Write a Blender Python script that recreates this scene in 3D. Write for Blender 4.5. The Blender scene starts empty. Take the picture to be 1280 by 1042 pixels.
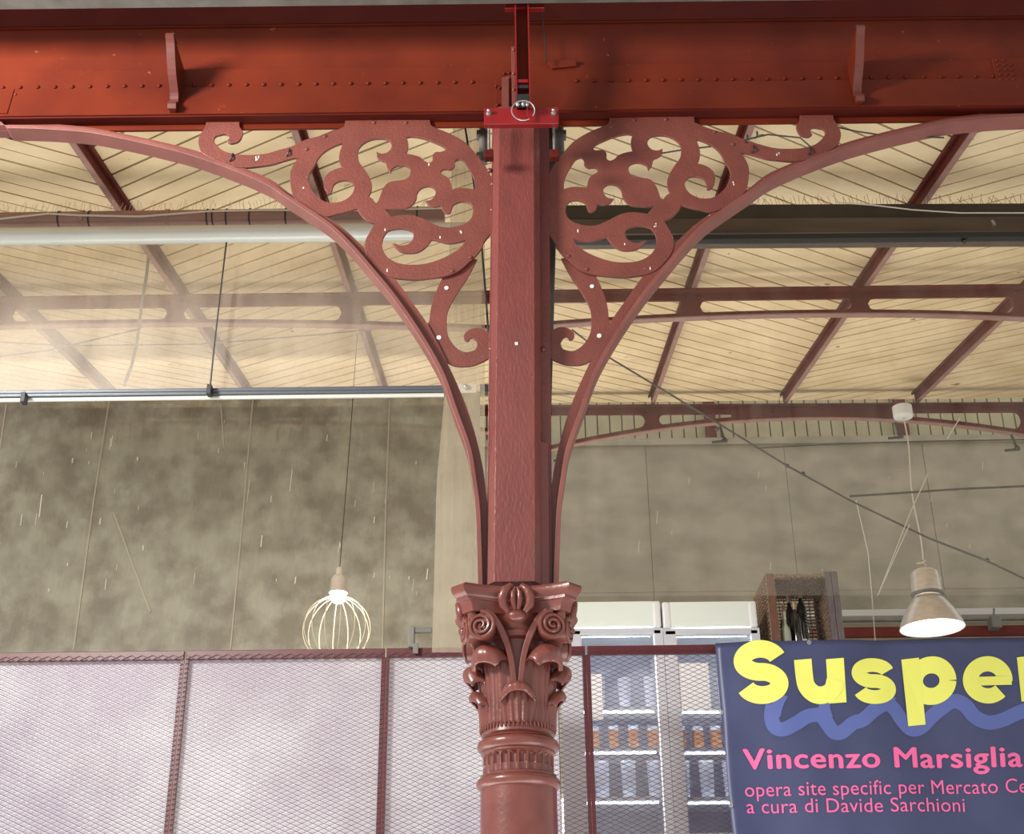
import bpy, bmesh, math, random
from mathutils import Vector, Matrix
random.seed(7)
R = math.radians
SC = bpy.context.scene
COL = SC.collection
# ------------------------------------------------------------ camera
F = 1700.0; PITCH = 26.0; ROLL = -0.65
EYE = Vector((0, 0, 1.6))
cd = bpy.data.cameras.new('camera'); cam = bpy.data.objects.new('camera', cd); COL.objects.link(cam)
cd.sensor_width = 36; cd.lens = F/1280*36; cd.clip_end = 200; cd.clip_start = .05
CM = Matrix.Rotation(R(90+PITCH), 4, 'X') @ Matrix.Rotation(R(ROLL), 4, 'Z')
cam.matrix_world = Matrix.Translation(EYE) @ CM
SC.camera = cam
CR, CU, CF = CM.col[0].xyz, CM.col[1].xyz, -CM.col[2].xyz
# ------------------------------------------------------------ world, lamps, exposure
w = bpy.data.worlds.new('world'); SC.world = w; w.use_nodes = True
bg = w.node_tree.nodes['Background']; bg.inputs[0].default_value = (1.0, .985, .96, 1); bg.inputs[1].default_value = .74
def area(name, loc, target, sx, sy, power, col=(1, 1, 1)):
    l = bpy.data.lights.new(name, 'AREA'); l.shape = 'RECTANGLE'; l.size = sx; l.size_y = sy; l.energy = power; l.color = col
    o = bpy.data.objects.new(name, l); COL.objects.link(o); o.location = loc
    o.rotation_euler = (Vector(target)-Vector(loc)).to_track_quat('-Z', 'Y').to_euler()
    return o
area('side_window_light', (-4.2, 1.9, 5.5), (-2.6, 5.0, 5.7), 1.1, 1.1, 470, (1, .96, .92))
area('far_ceiling_fill', (-.5, 11.4, 3.2), (-.3, 8.6, 7.0), 7.5, 2.2, 180, (1, .95, .86))  # unseen fill added upstairs to brighten the far ceiling
area('low_fill', (-1.2, 5.6, .8), (-.8, 6.4, 6.5), 7.5, 1.6, 140, (1, .96, .9))  # unseen uplight added near the floor to brighten ceiling and arch undersides
SC.view_settings.view_transform = 'Standard'; SC.view_settings.look = 'None'
SC.view_settings.gamma = 1; SC.view_settings.exposure = 0.12; SC.view_settings.use_curve_mapping = False

# ------------------------------------------------------------ helpers
def ray(x, y):
    return CF + CR*((x-640)/F) + CU*((521-y)/F)
def at(x, y, Y):                       # point of the vertical plane at depth Y that the photo shows at x, y
    d = ray(x, y); return EYE + d*(Y/d.y)
def zc(Y): return 1.6 + 3.455 + .189*Y  # underside of the sloping ceiling
def onceil(x, y, drop=0):
    d = ray(x, y); s = (3.455-drop)/(d.z-.189*d.y); return EYE + d*s
def pxm(Y, z): return F/(Y*math.cos(R(PITCH))+(z-1.6)*math.sin(R(PITCH)))

def link(name, me, parent=None, m=None):
    o = bpy.data.objects.new(name, me); COL.objects.link(o)
    if m is not None and me is not None and not me.materials: me.materials.append(m)
    if parent is not None: o.parent = parent
    return o
def tag(o, label=None, cat=None, group=None, kind=None):
    if label: o['label'] = label
    if cat: o['category'] = cat
    if group: o['group'] = group
    if kind: o['kind'] = kind
    return o
def thing(name, label, cat, loc=(0, 0, 0), group=None):
    o = bpy.data.objects.new(name, None); COL.objects.link(o); o.location = loc; o.empty_display_size = .1
    ORG[o.name] = Vector(loc)
    return tag(o, label, cat, group)
ORG = {}
class MB:
    """collects shapes in world coordinates; build() links them as one mesh object"""
    def __init__(s): s.v = []; s.f = []
    def add(s, vs, fs):
        n = len(s.v); s.v += [Vector(v) for v in vs]; s.f += [[i+n for i in f] for f in fs]; return s
    def box(s, a, b, rot=None, c=None):
        a = Vector(a); b = Vector(b)
        vs = [Vector((x, y, z)) for x in (a.x, b.x) for y in (a.y, b.y) for z in (a.z, b.z)]
        if rot is not None:
            c = (a+b)/2 if c is None else Vector(c)
            vs = [rot @ (v-c) + c for v in vs]
        return s.add(vs, [(0, 1, 3, 2), (4, 6, 7, 5), (0, 4, 5, 1), (2, 3, 7, 6), (0, 2, 6, 4), (1, 5, 7, 3)])
    def tube(s, pts, r, n=8, cap=True):
        pts = [Vector(p) for p in pts]; rs = r if isinstance(r, (list, tuple)) else [r]*len(pts)
        N = len(pts); vs = []; up = None
        for i, p in enumerate(pts):
            t = (pts[min(i+1, N-1)]-pts[max(i-1, 0)]).normalized()
            if up is None: up = t.orthogonal().normalized()
            up = (up - t*up.dot(t)).normalized(); sd = t.cross(up)
            for k in range(n):
                a = 2*math.pi*k/n; vs.append(p+up*(rs[i]*math.cos(a))+sd*(rs[i]*math.sin(a)))
        fs = [(i*n+k, i*n+(k+1) % n, (i+1)*n+(k+1) % n, (i+1)*n+k) for i in range(N-1) for k in range(n)]
        if cap: fs += [tuple(range(n))[::-1], tuple((N-1)*n+k for k in range(n))]
        return s.add(vs, fs)
    def lathe(s, prof, c=(0, 0, 0), n=32, axis=None, cap=True):
        c = Vector(c); vs = []; M = axis.to_track_quat('Z', 'Y').to_matrix() if axis is not None else None
        for r, z in prof:
            for k in range(n):
                a = 2*math.pi*k/n; v = Vector((r*math.cos(a), r*math.sin(a), z)); vs.append(c+(M @ v if M else v))
        fs = [(i*n+k, i*n+(k+1) % n, (i+1)*n+(k+1) % n, (i+1)*n+k) for i in range(len(prof)-1) for k in range(n)]
        if cap: fs += [tuple(range(n))[::-1], tuple((len(prof)-1)*n+k for k in range(n))]
        return s.add(vs, fs)
    def ball(s, c, r, sx=1, sy=1, sz=1, n=12, M=None):
        c = Vector(c); vs = []; m = n//2+1
        for i in range(m+1):
            th = math.pi*i/m
            for k in range(n):
                a = 2*math.pi*k/n
                v = Vector((r*sx*math.sin(th)*math.cos(a), r*sy*math.sin(th)*math.sin(a), r*sz*math.cos(th)))
                vs.append(c+(M @ v if M else v))
        fs = [(i*n+k, (i+1)*n+k, (i+1)*n+(k+1) % n, i*n+(k+1) % n) for i in range(m) for k in range(n)]
        return s.add(vs, fs)
    def grid(s, fn, nu, nv):
        vs = [fn(i/nu, j/nv) for i in range(nu+1) for j in range(nv+1)]
        fs = [(i*(nv+1)+j, (i+1)*(nv+1)+j, (i+1)*(nv+1)+j+1, i*(nv+1)+j+1) for i in range(nu) for j in range(nv)]
        return s.add(vs, fs)
    def poly(s, pts, d):                     # prism of a flat polygon, extruded by the vector d
        n = len(pts); d = Vector(d); vs = [Vector(p) for p in pts]+[Vector(p)+d for p in pts]
        return s.add(vs, [tuple(range(n)), tuple(range(2*n-1, n-1, -1))]+[(i, i+n, (i+1) % n+n, (i+1) % n) for i in range(n)])
    def build(s, name, m, parent=None, bevel=0, smooth=False, kind=None, label=None, solid=0, origin=None, subsurf=0, fix=True):
        me = bpy.data.meshes.new(name)
        o0 = Vector((0, 0, 0))
        if parent is not None:
            q = parent
            while q is not None: o0 += ORG.get(q.name, Vector((0, 0, 0))) if q.parent is None else q.location; q = q.parent
        # place the origin at the base of the part's own bounds
        lo = Vector([min(v[i] for v in s.v) for i in range(3)]); hi = Vector([max(v[i] for v in s.v) for i in range(3)])
        c = Vector(((lo.x+hi.x)/2, (lo.y+hi.y)/2, lo.z)) if origin is None else Vector(origin)
        me.from_pydata([v-c for v in s.v], [], s.f); me.validate()
        if fix:
            bm = bmesh.new(); bm.from_mesh(me); bmesh.ops.remove_doubles(bm, verts=bm.verts, dist=1e-6)
            bmesh.ops.recalc_face_normals(bm, faces=bm.faces); bm.to_mesh(me); bm.free()
        if m is not None: me.materials.append(m)
        if smooth:
            for p in me.polygons: p.use_smooth = True
            try: me.set_sharp_from_angle(angle=R(38))
            except Exception: pass
        o = link(name, me, parent); o.location = c-o0
        if parent is None: ORG[o.name] = c.copy()
        if bevel:
            b = o.modifiers.new('bevel', 'BEVEL'); b.width = bevel; b.segments = 2; b.limit_method = 'ANGLE'; b.angle_limit = R(40)
        if solid:
            q = o.modifiers.new('solid', 'SOLIDIFY'); q.thickness = solid; q.offset = 0
        if subsurf:
            q = o.modifiers.new('sub', 'SUBSURF'); q.levels = subsurf; q.render_levels = subsurf
        return tag(o, label, None, None, kind)
def copy_tree(o, parent=None):
    c = o.copy(); COL.objects.link(c)
    if parent is not None: c.parent = parent
    for ch in [x for x in bpy.data.objects if x.parent == o]: copy_tree(ch, c)
    return c

# ------------------------------------------------------------ materials
def mat(name, c1, rough=.5, metal=0, c2=None, scale=6, bump=0, bscale=60, spec=.5, speck=None, stretch=(1, 1, 1), coat=0, detail=5, edge=(.35, .7)):
    m = bpy.data.materials.new(name); m.use_nodes = True; nt = m.node_tree; b = nt.nodes['Principled BSDF']
    b.inputs['Roughness'].default_value = rough; b.inputs['Metallic'].default_value = metal
    b.inputs['Specular IOR Level'].default_value = spec; b.inputs['Coat Weight'].default_value = coat
    b.inputs['Base Color'].default_value = (*c1, 1)
    tc = nt.nodes.new('ShaderNodeTexCoord'); mp = nt.nodes.new('ShaderNodeMapping'); mp.inputs['Scale'].default_value = stretch
    geo = nt.nodes.new('ShaderNodeNewGeometry'); nt.links.new(geo.outputs['Position'], mp.inputs[0])
    out = None
    if c2 is not None:
        n = nt.nodes.new('ShaderNodeTexNoise'); n.inputs['Scale'].default_value = scale; n.inputs['Detail'].default_value = detail
        nt.links.new(mp.outputs[0], n.inputs[0])
        r = nt.nodes.new('ShaderNodeValToRGB'); r.color_ramp.elements[0].position = edge[0]; r.color_ramp.elements[1].position = edge[1]
        r.color_ramp.elements[0].color = (*c1, 1); r.color_ramp.elements[1].color = (*c2, 1)
        nt.links.new(n.outputs[0], r.inputs[0]); out = r.outputs[0]
    if speck is not None:                      # (colour, scale, threshold)
        n = nt.nodes.new('ShaderNodeTexNoise'); n.inputs['Scale'].default_value = speck[1]; n.inputs['Detail'].default_value = 3
        nt.links.new(mp.outputs[0], n.inputs[0])
        r = nt.nodes.new('ShaderNodeMapRange'); r.inputs[1].default_value = speck[2]; r.inputs[2].default_value = speck[2]+.04
        nt.links.new(n.outputs[0], r.inputs[0])
        x = nt.nodes.new('ShaderNodeMix'); x.data_type = 'RGBA'; x.inputs[7].default_value = (*speck[0], 1)
        if out is None: x.inputs[6].default_value = (*c1, 1)
        else: nt.links.new(out, x.inputs[6])
        nt.links.new(r.outputs[0], x.inputs[0]); out = x.outputs[2]
    if out is not None: nt.links.new(out, b.inputs['Base Color'])
    if bump:
        n = nt.nodes.new('ShaderNodeTexNoise'); n.inputs['Scale'].default_value = bscale; n.inputs['Detail'].default_value = 4
        nt.links.new(mp.outputs[0], n.inputs[0])
        q = nt.nodes.new('ShaderNodeBump'); q.inputs['Strength'].default_value = bump; q.inputs['Distance'].default_value = .01
        nt.links.new(n.outputs[0], q.inputs['Height']); nt.links.new(q.outputs[0], b.inputs['Normal'])
    return m
def glow(name, col, s):
    m = bpy.data.materials.new(name); m.use_nodes = True; nt = m.node_tree; nt.nodes.clear()
    e = nt.nodes.new('ShaderNodeEmission'); e.inputs[0].default_value = (*col, 1); e.inputs[1].default_value = s
    o = nt.nodes.new('ShaderNodeOutputMaterial'); nt.links.new(e.outputs[0], o.inputs[0]); return m
def film(name, veil, col, col2, scale=3, streak=(6, 6, .6), lo=.3, hi=.75, gloss=.06, trans=.4, tint=(1, .99, .97), n2s=1.6):
    """clear plastic: mostly see-through, with a film of dust whose thickness varies"""
    m = bpy.data.materials.new(name); m.use_nodes = True; nt = m.node_tree; nt.nodes.clear(); N = nt.nodes.new; L = nt.links.new
    o = N('ShaderNodeOutputMaterial'); t = N('ShaderNodeBsdfTransparent'); t.inputs[0].default_value = (*tint, 1)
    d = N('ShaderNodeBsdfDiffuse'); tl = N('ShaderNodeBsdfTranslucent'); g = N('ShaderNodeBsdfGlossy'); g.inputs['Roughness'].default_value = .42
    geo = N('ShaderNodeNewGeometry'); mp = N('ShaderNodeMapping'); mp.inputs['Scale'].default_value = streak; L(geo.outputs['Position'], mp.inputs[0])
    n = N('ShaderNodeTexNoise'); n.inputs['Scale'].default_value = scale; n.inputs['Detail'].default_value = 7; n.inputs['Roughness'].default_value = .62; L(mp.outputs[0], n.inputs[0])
    n2 = N('ShaderNodeTexNoise'); n2.inputs['Scale'].default_value = n2s; n2.inputs['Detail'].default_value = 8; n2.inputs['Roughness'].default_value = .62; L(geo.outputs['Position'], n2.inputs[0])
    r = N('ShaderNodeMapRange'); r.inputs[1].default_value = .3; r.inputs[2].default_value = .72; r.inputs[3].default_value = veil*(1-lo); r.inputs[4].default_value = veil*(1+hi)
    L(n.outputs[0], r.inputs[0])
    cr = N('ShaderNodeValToRGB'); cr.color_ramp.elements[0].position = .38; cr.color_ramp.elements[1].position = .62
    cr.color_ramp.elements[0].color = (*col, 1); cr.color_ramp.elements[1].color = (*col2, 1); L(n2.outputs[0], cr.inputs[0])
    L(cr.outputs[0], d.inputs[0]); L(cr.outputs[0], tl.inputs[0])
    x0 = N('ShaderNodeMixShader'); x0.inputs[0].default_value = trans; L(d.outputs[0], x0.inputs[1]); L(tl.outputs[0], x0.inputs[2])
    x1 = N('ShaderNodeMixShader'); L(r.outputs[0], x1.inputs[0]); L(t.outputs[0], x1.inputs[1]); L(x0.outputs[0], x1.inputs[2])
    x2 = N('ShaderNodeMixShader'); x2.inputs[0].default_value = gloss; L(x1.outputs[0], x2.inputs[1]); L(g.outputs[0], x2.inputs[2])
    L(x2.outputs[0], o.inputs[0]); return m
PINK = (.34, .105, .082)
M = {
 'girder': mat('girder_red_paint', (.150, .0225, .009), .42, c2=(.092, .0135, .007), scale=2.5, bump=.15, bscale=14, speck=((.30, .07, .04), 26, .72), spec=.12),
 'girder_dark': mat('girder_shaded_red', (.075, .008, .005), .6, c2=(.10, .011, .006), scale=4, spec=.15),  # girder red darkened for shade under the flanges; nut blocks share it
 'gusset': mat('gusset_red_paint', (.13, .027, .017), .45, c2=(.10, .02, .013), scale=8),
 'iron': mat('iron_red_paint', (.19, .050, .036), .45, c2=(.15, .039, .029), scale=7, bump=.25, bscale=90, speck=((.55, .36, .33), 70, .72), coat=.15),
 'post': mat('post_red_paint', (.185, .043, .036), .38, c2=(.15, .036, .031), scale=9, bump=.35, bscale=110, stretch=(1, 1, .35), coat=.2),
 'rib': mat('arch_rib_paint', (.215, .070, .057), .45, c2=(.16, .050, .041), scale=5, bump=.15, bscale=40),
 'cap': mat('capital_red_paint', (.185, .050, .037), .33, c2=(.13, .030, .022), scale=9, bump=.12, bscale=60, coat=.25),
 'clamp': mat('bright_red_paint', (.25, .012, .014), .28, c2=(.21, .010, .012), scale=10, coat=.4),
 'steel': mat('galvanised_steel', (.55, .55, .54), .35, .85, c2=(.42, .42, .41), scale=30),
 'greysteel': mat('dull_grey_steel', (.19, .185, .165), .5, .3, c2=(.12, .115, .10), scale=8, stretch=(1, 1, .3)),
 'rafter': mat('rafter_brown_paint', (.14, .024, .018), .65, c2=(.095, .017, .013), scale=7, spec=.2, bump=.1),
 'rafter_pink': mat('rafter_dusty_pink_paint', (.34, .19, .165), .6, c2=(.27, .14, .12), scale=8),
 'board': mat('cream_board_paint', (.88, .715, .455), .6, c2=(.70, .54, .31), scale=2.4, bump=.08, bscale=30, stretch=(1, 1, 1), speck=((.22, .14, .08), 7, .715)),
 'boardgap': mat('board_joint_dark_wood', (.13, .085, .045), .9),  # dark backing wood showing in the gaps between boards
 'concrete': mat('grey_green_concrete', (.37, .325, .235), .85, c2=(.25, .22, .155), scale=2.2, bump=.4, bscale=18, stretch=(1, 1, 1.6)),
 'cladding': mat('olive_cladding', (.45, .40, .24), .6, c2=(.37, .32, .19), scale=4),
 'pipe': mat('brown_gutter_paint', (.38, .22, .18), .42, c2=(.28, .16, .13), scale=8, stretch=(.4, 1, 1), bump=.1),
 'pipe_dark': mat('dark_brown_gutter', (.115, .085, .062), .45, c2=(.07, .05, .038), scale=6, stretch=(.3, 1, 2)),
 'black_brown': mat('nearly_black_brown', (.045, .034, .026), .5, c2=(.03, .022, .018), scale=6),
 'black': mat('black_plastic', (.02, .02, .02), .5),
 'cable': mat('dark_cable', (.05, .045, .04), .6),
 'cream_wire': mat('pale_cable', (.70, .65, .55), .6),
 'tube': mat('pale_aluminium_tube', (.74, .76, .70), .3, .1, c2=(.62, .65, .59), scale=5, stretch=(.3, 1, 1)),
 'rail': mat('slate_grey_rail', (.13, .145, .16), .35, .5),
 'whiterail': mat('white_rail', (.52, .51, .46), .4),
 'fence': mat('fence_maroon_paint', (.095, .012, .016), .42, c2=(.07, .009, .012), scale=14),
 'mesh': mat('mesh_plum_paint', (.085, .022, .034), .5),
 'acrylic': film('frosted_acrylic', .80, (.94, .95, 1.0), (.74, .70, .80), 1.0, (1.3, 1.3, .8), .22, .2, .035, .40, n2s=1.1),
 'film': film('clear_plastic_curtain', .17, (.80, .70, .56), (.74, .66, .55), 2.5, (2, 2, .5), .45, .6, .03, .35),
 'film_clear': film('thin_clear_plastic', .035, (.72, .66, .55), (.7, .66, .58), 3, (3, 3, .4), .6, .9, .015, .3),
 'grime': film('grimy_plastic_curtain', .68, (.51, .50, .415), (.32, .295, .235), 2.2, (4, 4, 1.0), .30, .32, .02, .25, n2s=4.2),
 'strip': film('plastic_strip', .24, (.52, .42, .24), (.62, .53, .34), 3, (14, 14, .35), .4, .45, .10, .35),  # yellowish tint with fine vertical streaks
 'scratch': mat('pale_scratch', (.80, .78, .70), .5), 'crease': mat('dull_crease_streak', (.50, .46, .36), .6),
 'white': mat('white_enamel', (.86, .87, .87), .25, coat=.3),
 'header': mat('pale_green_header', (.86, .93, .86), .3, coat=.3),
 'frame': mat('silver_door_frame', (.72, .74, .80), .3, .2),
 'inner': mat('cooler_inner_grey', (.42, .45, .52), .5),
 'orange': mat('orange_carton', (.75, .30, .14), .5, c2=(.85, .55, .35), scale=40),
 'whitebox': mat('white_carton', (.85, .87, .92), .4, c2=(.62, .68, .82), scale=22),
 'navy': mat('banner_navy', (.044, .052, .125), .4, c2=(.054, .063, .145), scale=4, bump=.12, bscale=5),
 'wave': mat('banner_blue_print', (.095, .13, .37), .55),
 'yellow': mat('banner_yellow_print', (.80, .82, .16), .55),
 'pinkprint': mat('banner_pink_print', (.84, .14, .36), .55),
 'wicker': mat('brown_wicker', (.34, .24, .16), .6, c2=(.14, .09, .06), scale=60),
 'wood_brown': mat('brown_wood', (.20, .095, .065), .55, c2=(.14, .06, .04), scale=12, stretch=(6, 6, 1)),
 'wood_grey': mat('grey_wood', (.17, .14, .145), .6, c2=(.11, .09, .095), scale=12, stretch=(6, 6, 1)),
 'bottle': mat('dark_bottle_glass', (.018, .02, .016), .12, coat=.6),
 'foil': mat('bottle_foil', (.50, .36, .26), .3, .7),
 'alu': mat('brushed_aluminium', (.72, .68, .65), .32, .55, c2=(.60, .56, .53), scale=12, stretch=(1, 1, 6)),
 'socket': mat('beige_socket', (.66, .58, .50), .4),
 'wirewhite': mat('ivory_wire', (.72, .66, .50), .4),
 'bulb': glow('lit_bulb', (1, .93, .80), 18),
 'lens': glow('lit_lamp_lens', (1, .95, .86), 9),
 'floor': mat('gallery_floor_stone', (.45, .42, .38), .6, c2=(.38, .35, .32), scale=3),
 'paper': mat('white_paper_notice', (.88, .88, .9), .6),
 'purple': mat('slate_blue_panel', (.07, .07, .16), .5),
}
def glass(name, tint=(1, 1, 1), g=.12):
    m = bpy.data.materials.new(name); m.use_nodes = True; nt = m.node_tree; nt.nodes.clear(); N = nt.nodes.new; L = nt.links.new
    o = N('ShaderNodeOutputMaterial'); t = N('ShaderNodeBsdfTransparent'); t.inputs[0].default_value = (*tint, 1)
    gl = N('ShaderNodeBsdfGlossy'); gl.inputs['Roughness'].default_value = .05; x = N('ShaderNodeMixShader'); x.inputs[0].default_value = g
    L(t.outputs[0], x.inputs[1]); L(gl.outputs[0], x.inputs[2]); L(x.outputs[0], o.inputs[0]); return m
M['shelffill'] = glow('shelf_fill_glow', (.85, .92, 1), 9)
M['glass'] = glass('cooler_glass', (.92, .93, .95), .16)

# ------------------------------------------------------------ flat plates cut from an outline
def smooth_loop(pts, closed=True, sub=3):
    n = len(pts); P = [Vector((p[0], p[1])) for p in pts]; out = []
    def sharp(i):
        a = P[i]-P[(i-1) % n]; b = P[(i+1) % n]-P[i]
        return a.length > 0 and b.length > 0 and a.angle(b) > R(58)
    for i in range(n if closed else n-1):
        p1, p2 = P[i], P[(i+1) % n]
        p0 = P[(i-1) % n] if (closed or i > 0) and not sharp(i) else p1*2-p2
        p3 = P[(i+2) % n] if (closed or i < n-2) and not sharp((i+1) % n) else p2*2-p1
        # centripetal-like: keep tangents short
        L = (p2-p1).length
        t1 = (p2-p0); t2 = (p3-p1)
        t1 = t1*(L/max(t1.length, 1e-6)); t2 = t2*(L/max(t2.length, 1e-6))
        for k in range(sub):
            t = k/sub; a = 2*t**3-3*t**2+1; b = t**3-2*t**2+t; c = -2*t**3+3*t**2; d = t**3-t**2
            out.append(p1*a+t1*b+p2*c+t2*d)
    if not closed: out.append(P[-1])
    return out
def plate(name, loops, Yf, thick, m, parent, bevel=.0015, smooth_edges=True, label=None):
    """loops of (X, Z) points (first the outline, then the holes); front face at depth Yf"""
    cu = bpy.data.curves.new(name, 'CURVE'); cu.dimensions = '2D'; cu.fill_mode = 'BOTH'; cu.extrude = thick/2-bevel; cu.bevel_depth = bevel; cu.bevel_resolution = 1
    for lp in loops:
        sp = cu.splines.new('POLY'); sp.points.add(len(lp)-1)
        for i, p in enumerate(lp): sp.points[i].co = (p[0], p[1], 0, 1)
        sp.use_cyclic_u = True
    tmp = bpy.data.objects.new('tmp', cu); COL.objects.link(tmp)
    dg = bpy.context.evaluated_depsgraph_get(); dg.update()
    me = bpy.data.meshes.new_from_object(tmp.evaluated_get(dg)); me.name = name
    bpy.data.objects.remove(tmp); bpy.data.curves.remove(cu)
    b = MB(); b.add([(v.co.x, Yf+thick/2-v.co.z, v.co.y) for v in me.vertices], [tuple(p.vertices) for p in me.polygons])
    bpy.data.meshes.remove(me)
    return b.build(name, m, parent, label=label)

# ------------------------------------------------------------ ceiling of diagonal boards
PITCHX = onceil(1050, 400).x - onceil(855, 400).x
X0 = onceil(651, 400).x
def clip(poly, y0, y1):
    for sgn, lim in ((1, y0), (-1, -y1)):
        out = []
        for i in range(len(poly)):
            a, b = poly[i], poly[(i+1) % len(poly)]; da, db = sgn*a[1]-lim, sgn*b[1]-lim
            if da >= 0: out.append(a)
            if da*db < 0: t = da/(da-db); out.append((a[0]+(b[0]-a[0])*t, a[1]+(b[1]-a[1])*t))
        poly = out
        if len(poly) < 3: return []
    return poly
CY0, CY1 = 5.40, 11.15
ceil_b = MB(); ceil_b.poly([(-7.6, CY0, zc(CY0)+.05), (7.6, CY0, zc(CY0)+.05), (7.6, CY1, zc(CY1)+.05), (-7.6, CY1, zc(CY1)+.05)], (0, 0, .03))
ceiling = ceil_b.build('ceiling', M['boardgap'], origin=(0, 0, 0)); tag(ceiling, 'sloping cream ceiling of diagonal boards above the gallery', None, None, 'structure')
TB, WP, GAP = .76, .173, .018
for zi in range(-3, 3):
    xa = X0+zi*2*PITCHX; xb = xa+2*PITCHX; dirn = 1 if zi % 2 == 0 else -1
    w_ = xb-xa; shared = None
    n = int((CY1-CY0+w_*TB)/WP)+2
    for i in range(n):
        ys = CY0-(w_*TB if dirn > 0 else 0)+i*WP-.05
        q = [(xa+.004, ys), (xb-.004, ys+dirn*w_*TB), (xb-.004, ys+dirn*w_*TB+WP-GAP), (xa+.004, ys+WP-GAP)]
        c = clip(q, CY0, CY1)
        if not c: continue
        full = len(c) == 4 and all(abs(c[k][1]-q[k][1]) < 1e-6 for k in range(4))
        jig = random.uniform(-.002, .002)
        if full and shared is not None:
            o = link('board', shared, ceiling); o.location = (xa, ys, zc(ys)+.012+jig); continue
        b = MB(); b.poly([(x, y, zc(y)+.012) for x, y in c], (0, 0, .022))
        o = b.build('board', M['board'], ceiling, origin=(xa, ys, zc(ys)+.012)); o.location.z += jig
        if full: shared = o.data
# rafters
for k in range(-4, 5):
    x = X0+k*PITCHX
    side = ['behind the column', 'right', 'left'][0 if k == 0 else (1 if k > 0 else 2)]
    ordn = {1: 'first', 2: 'second', 3: 'third', 4: 'fourth'}.get(abs(k), '')
    lab = 'sloping brown iron rafter directly behind the column' if k == 0 else f'sloping brown iron rafter, {ordn} to the {side} of the column'
    t = thing('rafter', lab, 'rafter', (x, 5.45, zc(5.45)-.135), 'rafters under the board ceiling')
    y0, y1 = 5.45, 10.94
    def slab(xa, xb, za, zb):
        return MB().poly([(xa, y0, zc(y0)+za), (xb, y0, zc(y0)+za), (xb, y0, zc(y0)+zb), (xa, y0, zc(y0)+zb)], (0, y1-y0, .189*(y1-y0)))
    slab(x-.007, x+.007, -.088, .008).build('web', M['rafter'], t)
    slab(x-.017, x+.017, -.097, -.088).build('bottom_flange', M['rafter_pink'], t)
    slab(x-.022, x+.022, -.004, .008).build('top_flange', M['rafter'], t)
    slab(x-.032, x-.024, -.015, .008).build('cover_strip', M['rafter'], t); slab(x+.024, x+.032, -.015, .008).build('cover_strip', M['rafter'], t)

# ------------------------------------------------------------ cross beams with long rounded slots
def cross_beam(Y, top_px, h_top, bot, blocks, label, wblock=.11):
    """top_px/bot: functions px x -> px y"""
    xs = list(range(-260, 1561, 20))
    t = thing('cross_beam', label, 'beam', at(640, top_px(640), Y), 'slotted cross beams under the ceiling')
    up = [at(x, top_px(x), Y) for x in xs]; dn = [at(x, bot(x), Y) for x in xs]
    outer = [(p.x, p.z) for p in up]+[(p.x, p.z) for p in reversed(dn)]
    holes = []
    for a, b in zip(blocks[:-1], blocks[1:]):
        pts = []
        n = 12; wpx = wblock*pxm(Y, zc(Y))/2
        xa, xb = a+wpx, b-wpx
        topy = lambda x: top_px(x)+h_top; boty = lambda x: bot(x)-5
        for i in range(n+1):
            x = xa+(xb-xa)*i/n
            e = min(x-xa, xb-x); hh = (boty(x)-topy(x))/2; mid = (boty(x)+topy(x))/2
            if hh < 2: continue
            k = 1 if e > hh else math.sqrt(max(0, 1-(1-e/hh)**2))
            pts.append((x, mid, hh*k))
        fine = []
        for x_, in [(xa+(xb-xa)*j/60,) for j in range(61)]:
            e = min(x_-xa, xb-x_); hh = (boty(x_)-topy(x_))/2; mid = (boty(x_)+topy(x_))/2
            if hh < 2: continue
            k = 1 if e > hh else math.sqrt(max(0, 1-(1-e/hh)**2))
            fine.append((x_, mid, hh*k))
        if len(fine) < 6: continue
        lp = [at(x, m_-k, Y) for x, m_, k in fine]+[at(x, m_+k, Y) for x, m_, k in reversed(fine)]
        lp2 = []
        for p in lp:
            if not lp2 or (abs(p.x-lp2[-1][0])+abs(p.z-lp2[-1][1])) > 2e-3: lp2.append((p.x, p.z))
        if (Vector(lp2[0])-Vector(lp2[-1])).length < 2e-3: lp2.pop()
        holes.append(lp2)
    plate('slotted_web', [outer]+holes, Y, .016, M['rafter'], t, .0005)
    b = MB(); vs = []
    for p in dn: vs += [(p.x, Y-.012, p.z), (p.x, Y+.040, p.z), (p.x, Y+.040, p.z-.010), (p.x, Y-.012, p.z-.010)]
    fs = []
    for i in range(len(dn)-1):
        for k in range(4): fs.append((4*i+k, 4*i+(k+1) % 4, 4*i+4+(k+1) % 4, 4*i+4+k))
    b.add(vs, fs); b.build('bottom_flange', M['rafter_pink'], t)
    b = MB(); b.box((up[0].x, Y-.05, 0), (up[-1].x, Y, .012)); ang = math.atan2(up[-1].z-up[0].z, up[-1].x-up[0].x)
    b = MB(); b.poly([(up[0].x, Y-.05, up[0].z), (up[-1].x, Y-.05, up[-1].z), (up[-1].x, Y-.05, up[-1].z+.012), (up[0].x, Y-.05, up[0].z+.012)], (0, .1, 0))
    b.build('top_flange', M['rafter'], t)
    rv = MB()
    for a in blocks:
        for dx in (-9, 9):
            p = at(a+dx, top_px(a)+5, Y); rv.ball((p.x, Y-.004, p.z), .012, n=8)
    rv.build('rivets', M['rafter'], t, kind='stuff')
    return t
def arch(x, xs, ys):
    for i in range(len(xs)-1):
        if x <= xs[i+1] or i == len(xs)-2:
            t = (x-xs[i])/(xs[i+1]-xs[i]); return ys[i]+(ys[i+1]-ys[i])*t
def parab(c, yc, k): return lambda x: yc+k*((x-c)/100)**2
def b1(x): return (404-.3+.55*((x-250)/100)**2-.0*x) if x < 650 else (391.5+.95*((x-1080)/100)**2 if x < 1080 else 391.5+1.35*((x-1080)/100)**2)
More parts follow.
